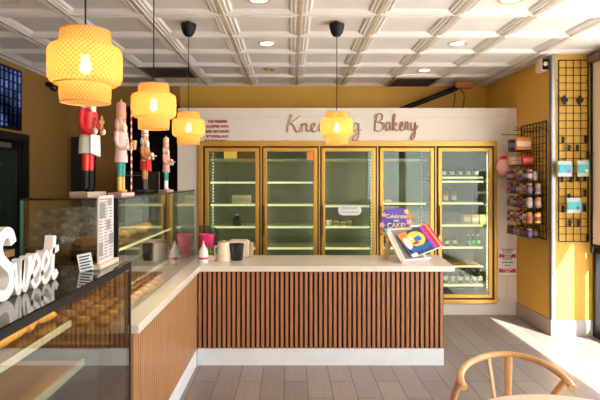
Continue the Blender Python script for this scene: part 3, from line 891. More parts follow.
# ------------------------------------------------------------------ near display case
NX = -.81; NXB = -1.60; NY0, NY1, NT = .95, 2.61, EYE - .418
t = thing('low_display_case', 'black framed glass display case in the lower left with a dark glass top', 'display case', (NX, NY1, 0))
def W2(m): m.T = Matrix.Translation((-NX, -NY1, 0)); return m
m = W2(MB())
m.box(NX - .03, NX + .004, NY0, NY1, NT - .032, NT - .002).box(NXB, NX, NY1 - .02, NY1 + .004, NT - .032, NT - .002).box(NXB, NX, NY0, NY0 + .02, NT - .032, NT - .002).box(NXB, NXB + .02, NY0, NY1, NT - .032, NT - .002)
for x_, y_ in ((NX - .022, NY1 - .02), (NXB, NY1 - .02), (NXB, NY0), (NX - .022, NY0)):
    m.box(x_, x_ + .024, y_, y_ + .022, .06, NT - .03)
m.build('frame', 'black', t)
W2(MB()).box(NXB + .002, NX + .002, NY0 + .002, NY1 + .002, NT - .002, NT + .004).build('top_glass', 'topglass', t)
W2(MB()).box(NX - .006, NX, NY0 + .02, NY1 - .02, .14, NT - .032).build('front_glass', 'caseglass', t)
W2(MB()).box(NXB + .02, NX - .022, NY1 - .014, NY1 - .008, .80, NT - .032).build('end_glass', 'caseglass', t)
W2(MB()).box(NXB, NX - .012, NY0, NY1 - .004, 0, .14).build('base', 'black', t)
s_ = W2(MB()).box(-1.52, -.955, NY0 + .03, 2.22, .992, 1.0).build('shelf', 'clear', t)
W2(MB()).box(-.955, -.942, NY0 + .03, 2.22, .984, 1.006).build('price_rail', 'railoff2', s_)
s_ = W2(MB()).box(-1.56, -.955, NY0 + .03, 2.36, .765, .785).build('deck', 'deck', t)
W2(MB()).box(-.955, -.942, NY0 + .03, 2.36, .765, .795).build('price_rail', 'railoff2', s_)
W2(MB()).box(NXB + .02, -.96, NY0 + .03, NY1 - .03, .14, .76).build('lower_cabinet', pr('dark_cabinet', (.07, .06, .055), .5), t)
W2(MB()).box(NX - .045, NX - .030, NY0 + .04, NY1 - .04, NT - .05, NT - .034).build('light_strip', 'strip', t)
W2(MB()).box(NXB, NXB + .01, NY0 + .02, NY1 - .02, .8, NT - .03).build('rear_panel', 'black', t)
ld = bpy.data.lights.new('case_light', 'AREA'); ld.shape = 'RECTANGLE'; ld.size = .03; ld.size_y = 1.5; ld.energy = 3.2; ld.color = (1, .74, .38)
lo = bpy.data.objects.new('case_light', ld); COL.objects.link(lo); lo.location = (NX - .07, (NY0 + NY1) / 2, NT - .055); lo.rotation_euler = (0, R(28), 0)
ld = bpy.data.lights.new('case_light', 'AREA'); ld.shape = 'RECTANGLE'; ld.size = .03; ld.size_y = 1.2; ld.energy = 4; ld.color = (1, .8, .45)
lo = bpy.data.objects.new('case_light', ld); COL.objects.link(lo); lo.location = (GX - .06, 3.35, 1.22)
ld = bpy.data.lights.new('case_light', 'AREA'); ld.shape = 'RECTANGLE'; ld.size = .03; ld.size_y = 1.6; ld.energy = 2.4; ld.color = (1, .82, .55)  # added to brighten the dark inside of the tall case, has no fitting
lo = bpy.data.objects.new('case_light', ld); COL.objects.link(lo); lo.location = (GX - .05, 3.7, TT - .016); lo.rotation_euler = (0, R(25), 0)
for i in range(11):
    for j in range(3):
        Y = 1.12 + i * .108
        if j == 0: croissant('golden croissant on the upper shelf of the black framed display case', -1.02, Y, 1.0, PI/2 + random.uniform(-.3, .3), 'croissants in the low display case', 'bread')
        else: bun('glazed_bun', 'golden bun on the upper shelf of the black framed display case', -1.02 - j * .15, Y, 1.0, .056, 'bread', 'icing', 'buns in the low display case')
# Sweet sign
SG = [
 (0.050, .118, .250, [[(.93, .80), (.80, .96), (.55, 1.0), (.30, .92), (.20, .76), (.30, .60), (.55, .49), (.78, .38), (.86, .22), (.72, .06), (.45, 0), (.12, .05), (-.10, .16)]], .038),
 (.165, .115, .140, [[(0, .92), (.08, .5), (.14, .12), (.28, .02), (.42, .5), (.50, .95), (.50, .3), (.60, .02), (.76, .15), (.92, .7), (.94, 1.0)]], .022),
 (.275, .085, .132, [[(0, .3), (.45, .45), (.80, .72), (.55, 1.0), (.25, .8), (.12, .35), (.35, .0), (.7, .05), (1.0, .3)]], .020),
 (.355, .085, .132, [[(0, .3), (.45, .45), (.80, .72), (.55, 1.0), (.25, .8), (.12, .35), (.35, .0), (.7, .05), (1.0, .3)]], .020),
 (.435, .080, .195, [[(.50, 1.0), (.34, .6), (.26, .2), (.42, .0), (.8, .12)], [(-.05, .60), (.4, .64), (.95, .68)]], .026),
]
t = thing('sweet_sign', 'thick white script sign reading Sweet standing on the dark glass case top', 'sign', (-.985, 1.645, NT + .004), PI/2)
for x_, w_, h_, st, lw in SG:
    m = MB()
    for s_ in st:
        pts = smooth_path([(x_ + a * w_, lw / 2 + b * (h_ - lw)) for a, b in s_], 6)
        m.ribbon([(p.x, p.y) for p in pts], lw, -.018, .018)
    m.build('letter', 'signwhite', t, bevel=.002)
# menu holder and price card
t = thing('menu_holder', 'upright printed menu in a cream base on the end of the dark glass case', 'menu', (-.885, 2.47, NT + .004), PI/2)
MB().box(-.125, .125, -.022, .022, 0, .022).build('base', 'cream', t, bevel=.003)
s_ = MB().box(-.098, .098, -.004, .004, .022, .335).build('sheet', 'menu_sheet', t)
m = MB()
for k in range(3):
    for i in range(20):
        m.box(-.090 + k*.063, -.090 + k*.063 + random.uniform(.03, .055), -.0052, -.004, .04 + i*.0145, .046 + i*.0145)
m.box(-.09, -.02, -.0055, -.004, .23, .30).box(-.095, -.05, -.0055, -.004, .06, .12).box(.0, .05, -.0055, -.004, .17, .22).box(.03, .09, -.0055, -.004, .10, .15).box(.02, .07, -.0055, -.004, .29, .32)
m.build('printing', 'greyprint', s_)
t = thing('price_card', 'small tilted white price card on the dark glass case top', 'card', (-.915, 2.32, NT + .004), R(25))
m = MB(); m.T = Matrix.Rotation(R(-12), 4, 'X') @ Matrix.Rotation(R(-9), 4, 'Y')
m.box(-.03, .03, -.001, .001, .002, .08); s_ = m.build('card', 'paper', t)
m = MB(); m.T = Matrix.Rotation(R(-12), 4, 'X') @ Matrix.Rotation(R(-9), 4, 'Y')
for i in range(5): m.box(-.024, .024 - .008 * (i % 2), -.003, -.001, .012 + i * .013, .018 + i * .013)
m.build('printing', 'navy', s_)
MB().box(-.02, .02, .0, .03, 0, .006).build('foot', 'black', t)

# ------------------------------------------------------------------ nutcrackers
def nutcracker(label, X, Y, H, base, boots, legs, coat, apron, hat, hair, beard, held, rz=R(70), staff=None, arm_m=None):
    """turned wooden soldier facing local -Y; H is total height"""
    t = thing('nutcracker', label, 'figurine', (X, Y, TT), rz)
    s = H / .60
    arm_m = arm_m or coat
    def S(m): m.T = Matrix.Diagonal((s * .76, s * .76, s, 1)); return m
    S(MB()).box(-.082, .082, -.07, .07, 0, .022).build('base', base, t, bevel=.003)
    for sx in (-1, 1):
        b = S(MB()).lathe([(.016, .03), (.018, .05), (.017, .12)], (sx*.021, 0, 0), 14).ball((sx*.021, -.012, .031), .018, .030, .010, 12, 7).build('boot', boots, t, smooth=True)
        S(MB()).lathe([(.019, .12), (.021, .14), (.023, .22)], (sx*.021, 0, 0), 14).build('leg', legs, t, smooth=True)
    cf = S(MB()).lathe([(.052, .21), (.050, .25), (.043, .28), (.048, .36), (.050, .39), (.030, .408), (.018, .412)], n=20).build('coat', coat, t, smooth=True)
    if apron: S(MB()).prism([(-.044, .20), (.044, .185), (.040, .285), (-.040, .285)], -.058, -.046, 'y').lathe([(.056, .20), (.050, .275)], n=20, capb=False, capt=False).build('apron', apron, cf, smooth=True)
    m = S(MB())
    for k in range(4): m.ball((0, -.052 + .001*k, .30 + k*.024), .005, n=8, k=5)
    m.build('button', 'butter', cf, smooth=True)
    S(MB()).lathe([(.046, .272), (.046, .286)], n=20, capb=False, capt=False).build('belt', 'cream', cf, smooth=True)
    for sx in (-1, 1):
        a = S(MB()).tube([(sx*.056, 0, .385), (sx*.066, -.004, .35), (sx*.064, -.014, .315), (sx*.052, -.048, .295), (sx*.040, -.070, .298)], [.018, .018, .016, .014, .013], 12).ball((sx*.056, 0, .385), .021).build('arm', arm_m, t, smooth=True)
        S(MB()).ball((sx*.036, -.082, .300), .016, .018, .016).build('hand', 'cream', a, smooth=True)
    hd = S(MB()).lathe([(.022, .410), (.034, .42), (.038, .45), (.037, .49), (.030, .500)], n=20).build('head', 'flesh', t, smooth=True)
    S(MB()).ball((0, -.040, .463), .007, .010, .010).build('nose', 'flesh', hd, smooth=True)
    S(MB()).ball((-.014, -.036, .472), .005, n=8, k=5).ball((.014, -.036, .472), .005, n=8, k=5).build('eye', 'black', hd, smooth=True)
    S(MB()).box(-.012, .012, -.042, -.030, .438, .450).build('mouth', 'paper', hd)
    S(MB()).hexa([(-.016, -.047, .385), (.016, -.047, .385), (.016, -.03, .39), (-.016, -.03, .39)], [(-.026, -.044, .438), (.026, -.044, .438), (.026, -.02, .438), (-.026, -.02, .438)]).build('beard', beard, hd, bevel=.003)
    S(MB()).ball((0, .014, .445), .047, .036, .050).build('hair', hair, hd, smooth=True)
    ht = S(MB()).lathe([(.040, .492), (.042, .500), (.038, .505), (.040, .565), (.034, .580), (.01, .586)], n=20).build('hat', hat, t, smooth=True)
    S(MB()).lathe([(.041, .505), (.0415, .517)], n=20, capb=False, capt=False).build('hat_band', 'butter', ht, smooth=True)
    S(MB()).ball((0, 0, .59), .012).build('pompom', 'butter', ht, smooth=True)
    if held == 'ginger':
        g = S(MB()).prism([(-.018, -.03), (-.006, -.03), (0, -.012), (.006, -.03), (.018, -.03), (.012, -.002), (.026, .006), (.022, .018), (.010, .014), (.012, .03), (0, .04), (-.012, .03), (-.010, .014), (-.022, .018), (-.026, .006), (-.012, -.002)], -.105, -.095, 'y')
        o = g.build('gingerbread', 'ginger', t, bevel=.002); o.location = (0, 0, .335 * s)
    elif held == 'tray':
        S(MB()).box(-.05, .05, -.125, -.07, .316, .322).ball((0, -.095, .334), .024, .02, .014).build('tray', 'cream', t)
    elif held == 'cup':
        S(MB()).lathe([(.012, .29), (.017, .33), (.02, .345)], (.036, -.105, 0), 12).build('cup', 'butter', t, smooth=True)
    if staff:
        m = S(MB())
        for i in range(22):
            z = .022 + i * .0225
            m.lathe([(.0062, z), (.0062, z + .0225)], (.085, -.036, 0), 10, mi=i % 2)
        m.tube([(.085, -.036, .517), (.085, -.038, .535), (.085, -.054, .548), (.085, -.068, .536), (.085, -.070, .520)], .0062, 8, mi=0)
        m.build('candy_cane', ['red', 'paper'], t, smooth=True)
    return t
nutcracker('red coated nutcracker with a white apron and gingerbread man, behind the nearest lamp', -1.165, 2.97, .74, 'cream', 'black', 'red', 'red', 'paper', 'paper', 'paper', 'paper', 'ginger')
nutcracker('pink nutcracker with teal and yellow legs holding a candy cane staff', -.995, 3.03, .565, 'palepink', 'butter', 'teal', 'palepink', None, 'pink', 'palepink', 'cream', 'cup', staff=True)
nutcracker('brown nutcracker with a red front partly hidden by the second lamp', -1.05, 3.72, .50, 'blackgloss', 'darkwood', 'rust', 'rust', 'red', 'paper', 'paper', 'paper', 'tray')
nutcracker('small pink nutcracker with white boots, the one nearest the cream wall', -.985, 4.08, .44, 'pink', 'paper', 'teal', 'pink', None, 'palepink', 'cream', 'cream', 'tray')

# ------------------------------------------------------------------ things on the bar
def on_bar(px, py, zc=ST):
    Y = F * (EYE - ST) / (py - VY)
    return ((px - VX) * Y / F, Y, zc)
t = thing('squeeze_bottle', 'white squeeze bottle with a pointed cap and red band on the stone worktop', 'bottle', on_bar(203.5, 263))
MB().lathe([(.038, 0), (.042, .006), (.042, .088), (.038, .112), (.024, .138), (.016, .146)], n=24).build('body', 'paper', t, smooth=True)
MB().lathe([(.0428, .036), (.0428, .054)], n=24, capb=False, capt=False).build('band', 'red', t, smooth=True)
MB().lathe([(.018, .144), (.017, .156), (.007, .170), (.004, .198)], n=16).build('nozzle', 'white', t, smooth=True)
X, Y, Z = on_bar(210, 260)
t = thing('potted_plant', 'small green plant in a white square pot beside the squeeze bottle', 'plant', (X + .01, Y, Z))
MB().hexa([(-.045, -.04, 0), (.045, -.04, 0), (.045, .04, 0), (-.045, .04, 0)], [(-.052, -.046, .045), (.052, -.046, .045), (.052, .046, .045), (-.052, .046, .045)]).build('pot', 'paper', t, bevel=.003)
m = MB()
for i in range(90):
    a_ = random.uniform(0, 2*PI); r_ = random.uniform(0, .045); z = .045; l_ = random.uniform(.03, .085)
    b = Vector((r_*math.cos(a_), r_*math.sin(a_), z)); dirv = Vector((math.cos(a_)*.5, math.sin(a_)*.5, 1)).normalized()
    sd = Vector((-math.sin(a_), math.cos(a_), 0)) * .015
    e_ = b + dirv * l_; mid = b + dirv * l_ * .5
    m._add([b, mid + sd, e_, mid - sd, mid + Vector((math.cos(a_), math.sin(a_), 0)) * .004], [(0, 1, 4), (1, 2, 4), (2, 3, 4), (3, 0, 4)])
m.build('leaves', 'green', t)
MB().ball((.0, -.03, .085), .008).ball((.025, -.02, .08), .006).build('flower', 'yellowp', t, smooth=True)
t = thing('pink_bucket', 'hot pink bucket at the glass case end of the bar', 'bucket', (-.80, 4.93, ST))
MB().lathe([(.048, 0), (.050, .01), (.070, .21), (.075, .215), (.075, .225), (.068, .225), (.063, .20)], n=28, capt=False).build('body', 'hotpink', t, smooth=True)
m = thing('acrylic_screen', 'smoky clear acrylic screen with a rounded corner at the end of the bar', 'screen', (-.79, 5.04, ST))
poly = [(-.105, 0), (.088, 0), (.088, .20)] + [(.088 - .07 + .07 * math.cos(a_ * PI / 16), .20 + .09 * math.sin(a_ * PI / 16)) for a_ in range(1, 9)] + [(-.105, .30)]
MB().prism(poly, 0, .006, 'y').build('sheet', 'smoke', m)
MB().box(-.105, .088, -.015, .02, 0, .008).build('foot', 'smoke', m)
t = thing('pitcher', 'cream pitcher with a handle on the bar beside the black cup', 'pitcher', on_bar(223.5, 261))
MB().lathe([(.058, 0), (.060, .01), (.056, .09), (.050, .14), (.054, .172), (.050, .172), (.046, .14)], n=28, capt=False).build('body', 'cream', t, smooth=True)
MB().tube([(-.052, 0, .14), (-.078, 0, .125), (-.082, 0, .085), (-.072, 0, .05), (-.054, 0, .04)], .006, 8).build('handle', 'cream', t, smooth=True)
MB().lathe([(.050, .172), (.046, .18), (.012, .184), (.012, .192)], n=24).build('lid', 'tan', t, smooth=True)
t = thing('black_cup', 'large glossy black cup on the bar', 'cup', on_bar(236.8, 260))
MB().lathe([(.050, 0), (.055, .006), (.068, .15), (.064, .15), (.056, .02)], n=28, capt=False).build('body', 'blackgloss', t, smooth=True)
t = thing('bread_bin', 'cream box with a tan side standing behind the black cup', 'box', (-.47, 5.0, ST))
MB().box(-.13, .07, -.06, .06, 0, .155).build('body', 'cream', t, bevel=.012)
MB().box(.07, .105, -.055, .055, .012, .135).build('side_panel', 'tan', t, bevel=.006)
MB().box(-.11, .05, -.045, .045, .155, .165).build('lid', 'palepink', t, bevel=.004)
t = thing('grey_jar', 'dark grey jar between the plant and the cream pitcher', 'jar', on_bar(214.5, 257.5))
MB().lathe([(.028, 0), (.03, .01), (.03, .09), (.024, .105)], n=18).build('body', 'greyprint', t, smooth=True)
MB().lathe([(.026, .105), (.026, .118)], n=18).build('lid', 'steel', t, smooth=True)

# magazine stand with fanned magazines and a sign
def frame(O, A, B):
    u = (A - O).normalized(); v = (B - O); v = (v - u * v.dot(u)).normalized(); n_ = u.cross(v)
    return Matrix(((u.x, v.x, n_.x, O.x), (u.y, v.y, n_.y, O.y), (u.z, v.z, n_.z, O.z), (0, 0, 0, 1)))
O = Vector((P(401, 263, 4.58).x, 4.58, ST + .012)); A = Vector((P(434, 258, 4.72).x, 4.72, ST + .012)); 
B = Vector((P(380, 229, 4.80).x, 4.80, P(380, 229, 4.80).z))
FM = frame(O, A, B)
t = thing('magazine_stand', 'slanted cream stand holding magazines at the right end of the bar', 'stand', (O.x, O.y, ST))
TI = Matrix.Translation((-O.x, -O.y, -ST))
m = MB(); m.T = TI @ FM
Lb = (B - O).length
m.box(0, .30, 0, Lb, -.012, 0); m.build('back_board', 'cream', t, bevel=.002)
m = MB(); m.T = TI @ FM
m.box(0, .30, -.012, .0, -.012, .045); m.build('ledge', 'white', t, bevel=.002)
u_ = Vector((FM[0][0], FM[1][0], 0)).normalized()
for q in (.01, .27):
    m = MB(); m.T = TI
    top = FM @ Vector((q, Lb * .72, -.012)); bot = Vector((top.x, top.y, ST + .002)) + Vector((-.03, .04, 0))
    m.bar(top, bot, .05, .010, up=(0, 1, 0)); m.build('prop', 'tan', t)
m = MB(); m.T = TI
m.bar(FM @ Vector((.01, 0, -.006)), Vector((FM @ Vector((.01, 0, 0))).to_tuple()[:2] + (ST + .002,)), .02, .02); m.build('foot', 'tan', t)
m = MB(); m.T = TI
m.bar(FM @ Vector((.29, 0, -.006)), Vector((FM @ Vector((.29, 0, 0))).to_tuple()[:2] + (ST + .002,)), .02, .02)
m.build('foot', 'tan', t)
m = MB(); m.T = TI @ FM
m.box(-.02, .006, Lb - .05, Lb - .01, 0, .02); m.build('clip', 'sky', t, bevel=.003)
tg = thing('magazine', 'grey magazine lying open against the board of the slanted stand', 'magazine', tuple(O))
m = MB(); m.T = Matrix.Translation(-O) @ FM; m.box(.035, .26, .006, Lb - .03, .001, .007); m.build('pages', 'paper', tg)
m = MB(); m.T = Matrix.Translation(-O) @ FM; m.box(.05, .26, .006, Lb - .03, .007, .008); m.build('cover', 'greyprint', tg)
a_ = P(412, 259.5, 4.625); b_ = P(443.5, 247, 4.74); d_ = P(398, 236, 4.78)
BM = frame(a_, b_, d_); bw = (b_ - a_).length; bh = .262
mags = [('red', (.045, 0), 'bottom magazine of the fan with a red edge showing'), ('magenta', (.03, .0), 'magazine with a purple edge under the top one'), ('yellowp', (.015, 0), 'magazine with a yellow edge just under the top one'), ('orange', (0, 0), 'top magazine with a bright orange and blue cover')]
for i, (mt, off, lb) in enumerate(mags):
    nz = .014 + i * .006
    t = thing('magazine', lb, 'magazine', tuple(a_), 0)
    m = MB(); m.T = Matrix.Translation(-a_) @ BM @ Matrix.Translation((off[0], off[1], nz))
    m.box(0, bw - .045, 0, bh, 0, .005); pg = m.build('pages', 'paper', t)
    m = MB(); m.T = Matrix.Translation(-a_) @ BM @ Matrix.Translation((off[0], off[1], nz))
    m.box(0, bw - .045, 0, bh, .005, .0056); m.build('cover', mt if i < 3 else 'navy', t)
    if i == 3:
        w = bw - .045
        m = MB(); m.T = Matrix.Translation(-a_) @ BM @ Matrix.Translation((0, 0, nz + .0056))
        def disc(cx, cy, rx, ry, z, mi, n=22, j=0):
            m.prism([(cx + rx * (1 + j * math.sin(5*q)) * math.cos(2*PI*q/n), cy + ry * (1 + j * math.sin(5*q)) * math.sin(2*PI*q/n)) for q in range(n)], z, z + .0005, 'z', mi)
        m.box(0, w * .30, bh * .62, bh, 0, .0005, 1); m.box(w * .78, w, 0, bh, 0, .0005, 2); m.box(w*.9, w, 0, bh, .0004, .001, 3); m.box(0, w*.2, 0, bh*.12, 0, .0005, 5)
        disc(w*.45, bh*.60, w*.30, bh*.30, .0006, 0); disc(w*.50, bh*.58, w*.13, bh*.10, .0012, 4, j=.15); disc(w*.30, bh*.68, w*.06, bh*.08, .0014, 5)
        disc(w*.12, bh*.52, w*.10, bh*.26, .0012, 5); disc(w*.36, bh*.45, w*.12, bh*.05, .0014, 3)
        m.build('cover_art', ['yellowp', 'orange', 'magenta', 'red', 'blue', 'paper'], t)
        tx = text_obj('lettering', 'SWEETS', .062, 'blue', t, (0, 0, 0), (0, 0, 0), ext=.0008, sx=1.0, bold=.003)
        tx.matrix_local = Matrix.Translation(-a_) @ BM @ Matrix.Translation((w * .46, bh * .21, nz + .0085))
t = thing('celebrate_sign', 'purple rounded sign reading Celebrate with Cake behind the magazines', 'sign', (P(396, 0, 4.98).x, 4.98, ST))
cz = P(0, 222, 4.98).z - ST
poly = []
for i in range(28):
    a2 = 2*PI*i/28; rr = 1 + .05 * math.sin(6*a2)
    poly.append((.145*rr*(abs(math.cos(a2))**.7)*(1 if math.cos(a2) > 0 else -1), cz + .135*rr*(abs(math.sin(a2))**.7)*(1 if math.sin(a2) > 0 else -1)))
pn = MB().prism(poly, -.004, 0, 'y').build('panel', 'purple', t)
MB().box(-.012, .012, 0, .01, 0, cz).box(-.06, .06, -.02, .04, 0, .01).build('stake', 'cream', t)
for i, (mi, x, z, r_) in enumerate([(0, .125, .06, .028), (1, .13, .0, .03), (0, .12, -.06, .026), (2, .10, .10, .022), (1, -.135, -.03, .025), (0, -.13, -.09, .03), (2, -.10, -.115, .025), (3, .06, -.11, .03), (3, .10, -.09, .02), (1, -.12, .07, .02)]):
    MB().prism([(x + r_ * (1 + .3*math.cos(5*q*2*PI/20)) * math.cos(2*PI*q/20), cz + z + r_ * (1 + .3*math.cos(5*q*2*PI/20)) * math.sin(2*PI*q/20)) for q in range(20)], -.006 - .0004*i, -.004, 'y').build('cake_art', ['orange', 'pink', 'yellowp', 'navy'][mi], pn)
text_obj('lettering', 'Celebrate', .055, 'cream', pn, (0, -.0105, cz + .055), ext=.001, sx=.9, bold=.001)
text_obj('lettering', 'with', .034, 'cream', pn, (0, -.0105, cz + .015), ext=.001, sx=.9, bold=.001)
text_obj('lettering', 'CAKE!', .068, 'cream', pn, (0, -.0105, cz - .035), ext=.001, sx=.95, bold=.002)

# ------------------------------------------------------------------ chair and table
t = thing('round_table', 'round pale wooden table at the bottom right corner of the photo', 'table', (.985, 1.665, 0))
MB().lathe([(.41, .718), (.425, .724), (.43, .735), (.425, .745)], n=64).build('table_top', 'tabletop', t, smooth=True)
MB().lathe([(.03, .02), (.03, .70), (.10, .718)], n=20).build('column', 'black', t, smooth=True)
MB().lathe([(.24, 0), (.24, .012), (.05, .03)], n=40).build('foot', 'black', t, smooth=True)
cx, cy = .965, 2.33
t = thing('wishbone_chair', 'light orange wooden chair with a curved bent top rail behind the round table', 'chair', (cx, cy, 0))
def LC(X, Y, Z): return Vector((X - cx, Y - cy, Z))
rail = smooth_path([LC(.738, 2.20, .725), LC(.742, 2.26, .736), LC(.775, 2.345, .744), LC(.84, 2.43, .750), LC(.93, 2.50, .754), LC(1.03, 2.54, .755), LC(1.12, 2.52, .753), LC(1.18, 2.45, .748), LC(1.205, 2.36, .742), LC(1.208, 2.27, .735), LC(1.195, 2.19, .728)], 5)
nr = len(rail)
MB().tube(rail, [.0165 for i in range(nr)], 14, flat=.85).build('top_rail', 'chair', t, smooth=True)
for pts in ([LC(.79, 2.52, 0), LC(.775, 2.50, .25), LC(.765, 2.47, .45), LC(.748, 2.38, .60), LC(.742, 2.27, .728)], [LC(1.15, 2.52, 0), LC(1.16, 2.50, .25), LC(1.155, 2.46, .45), LC(1.18, 2.36, .60), LC(1.206, 2.27, .728)]):
    MB().tube(smooth_path(pts, 5), .0155, 12).build('leg', 'chair', t, smooth=True)
for X in (.73, 1.20):
    MB().tube([LC(X, 2.08, 0), LC(X, 2.09, .22), LC(X, 2.10, .44)], [.012, .017, .016], 12).build('leg', 'chair', t, smooth=True)
for a0, a1 in (((.962, 2.515, .745), (1.000, 2.49, .44)), ((1.068, 2.535, .745), (1.045, 2.49, .44))):
    MB().tube([LC(*a0), (LC(*a0) + LC(*a1)) / 2, LC(*a1)], [.019, .016, .015], 10, flat=.5).build('splat', 'chair', t, smooth=True)
m = MB()
c4 = [LC(.73, 2.10, .425), LC(1.20, 2.10, .425), LC(1.155, 2.47, .425), LC(.765, 2.47, .425)]
for i in range(4): m.tube([c4[i], c4[(i+1) % 4]], .014, 10)
m.build('seat_frame', 'chair', t, smooth=True)
MB().hexa([c4[0] + Vector((.01, .01, 0)), c4[1] + Vector((-.01, .01, 0)), c4[2] + Vector((-.01, -.005, 0)), c4[3] + Vector((.01, -.005, 0))], [p + Vector((0, 0, .018)) for p in c4]).build('woven_seat', 'cord', t, bevel=.006)
m = MB()
for X in (.735, 1.195): m.tube([LC(X, 2.09, .25), LC(X * .8 + .965 * .2 if False else (X + (.775 if X < 1 else 1.16)) / 2, 2.3, .25), LC(.775 if X < 1 else 1.16, 2.50, .25)], .010, 8)
m.tube([LC(.74, 2.10, .33), LC(1.19, 2.10, .33)], .010, 8)
m.build('stretcher', 'chair', t, smooth=True)

# ------------------------------------------------------------------ right wall: wire grid with shelves
t = thing('wire_rack', 'black wire grid rack with narrow shelves on the yellow side wall', 'rack', (XR, 5.63, 0))
def WR(m): m.T = Matrix.Translation((-XR, -5.63, 0)); return m
g = WR(MB()); GXX = XR - .03
ya, yb, za, zb = 5.38, 5.96, .985, 2.22
n = 8
for i in range(n + 1):
    y = ya + (yb - ya) * i / n; g.tube([(GXX, y, za), (GXX, y, zb)], .0045 if 0 < i < n else .007, 6)
n = 16
for i in range(n + 1):
    z = za + (zb - za) * i / n; g.tube([(GXX, ya, z), (GXX, yb, z)], .0045 if 0 < i < n else .007, 6)
for y, z in ((ya + .02, za + .1), (ya + .02, zb - .1), (yb - .02, za + .1), (yb - .02, zb - .1)): g.tube([(GXX, y, z), (XR, y, z)], .005, 6)
g.build('grid', 'black', t)
SHZ = [1.60, 1.455, 1.31, 1.15, 1.0]
for z in SHZ:
    m = WR(MB())
    for k in range(6): m.tube([(GXX - .035 * k - .01, ya + .01, z), (GXX - .035 * k - .01, yb - .01, z)], .0028, 6)
    for k in range(5): m.tube([(GXX, ya + .01 + k * (yb-ya-.02)/4, z), (GXX - .185, ya + .01 + k * (yb-ya-.02)/4, z)], .0028, 6)
    m.tube([(GXX - .185, ya + .01, z + .03), (GXX - .185, yb - .01, z + .03)], .0028, 6)
    m.build('wire_shelf', 'black', t)
for z in (1.93, 1.77):
    m = WR(MB())
    for k in range(6): m.tube([(GXX - .03 * k - .01, 5.62, z), (GXX - .03 * k - .01, yb - .01, z)], .0028, 6)
    for k in range(3): m.tube([(GXX, 5.62 + k * .16, z), (GXX - .165, 5.62 + k * .16, z)], .0028, 6)
    m.build('wire_shelf', 'black', t)
for y, z, l_ in ((5.45, 2.16, .10), (5.52, 2.12, .1), (5.60, 2.16, .12), (5.68, 2.13, .1), (5.78, 2.16, .16), (5.90, 2.12, .24), (5.86, 2.19, .10), (5.45, 1.95, .1), (5.52, 1.88, .1), (5.45, 1.80, .1)):
    WR(MB()).tube([(GXX, y, z), (GXX - l_, y, z), (GXX - l_ - .01, y, z + .015)], .004, 6).build('hook', 'black', t)
ROWN = ['top', 'second', 'third', 'fourth', 'bottom']
for r_, z in enumerate(SHZ):
    zz = z + .0028
    for i in range(7):
        y = 5.43 + i * .078
        for q in range(2):
            if q == 1 and i % 4 == (r_ % 4): continue
            X = GXX - .155 + q * .09
            cm = ['plum', 'navy', 'greyprint', 'ginger', 'plum'][(i + r_ + q) % 5] if r_ not in (3,) else ['ginger', 'yellowp', 'navy', 'tan'][(i + q) % 4]
            bandm = ['greypink', 'plumlabel', 'greypink', 'dullred', 'dullviolet'][(i * 2 + r_) % 5]
            t = thing('candy_jar', 'small dark jar on the %s long shelf of the wire rack' % ROWN[r_], 'jar', (X, y, zz), 0, 'jars on the %s shelf of the wire rack' % ROWN[r_])
            h = .11 if r_ != 4 else .09
            MB().lathe([(.030, 0), (.032, .004), (.032, h * .8), (.026, h * .88)], n=12).build('body', cm, t, smooth=True)
            MB().lathe([(.0325, h*.2), (.0325, h*.62)], n=12, capb=False, capt=False).build('paper_label', bandm, t, smooth=True)
            MB().lathe([(.029, h * .86), (.029, h)], n=12).build('lid', 'black' if i % 2 else 'rust', t, smooth=True)
boxy('gift_box', 'orange box on the uppermost small shelf of the wire rack', 'box', GXX - .10, 5.70, 1.9328, .15, .05, .14, 'orange', 'cream')
boxy('gift_box', 'dark blue box behind the orange box on the wire rack', 'box', GXX - .12, 5.88, 1.9328, .12, .05, .13, 'navy', 'greyprint')
t = boxy('cookie_tin', 'cream box with four window panes printed, beside the red box on the wire rack', 'box', GXX - .115, 5.86, 1.7728, .14, .06, .10, 'tan')
m = MB()
for a2 in (-1, 1):
    for b2 in (0, 1): m.box(a2 * .031 - .026, a2 * .031 + .026, -.032, -.030, .012 + b2 * .043, .048 + b2 * .043)
m.build('window_print', 'cream', t)
boxy('gift_box', 'bright red box on the lower small shelf of the wire rack', 'box', GXX - .06, 5.68, 1.7728, .11, .05, .10, 'red', 'coral')
t = thing('pink_ornament', 'round pink ornament with a red bow hanging beside the wire rack', 'ornament', (2.50, 6.02, 1.64))
MB().ball((0, 0, .11), .105, .07, .11, 20, 11).build('ball', 'pink', t, smooth=True)
MB().ball((-.03, -.02, .225), .04, .025, .022).ball((.03, -.02, .225), .03, .02, .018).build('bow', 'red', t, smooth=True)
MB().tube([(0, 0, .21), (0.03, -.03, .33), (.10, -.10, .40), (.155, -.12, .48)], .003, 6).build('string', 'red', t)

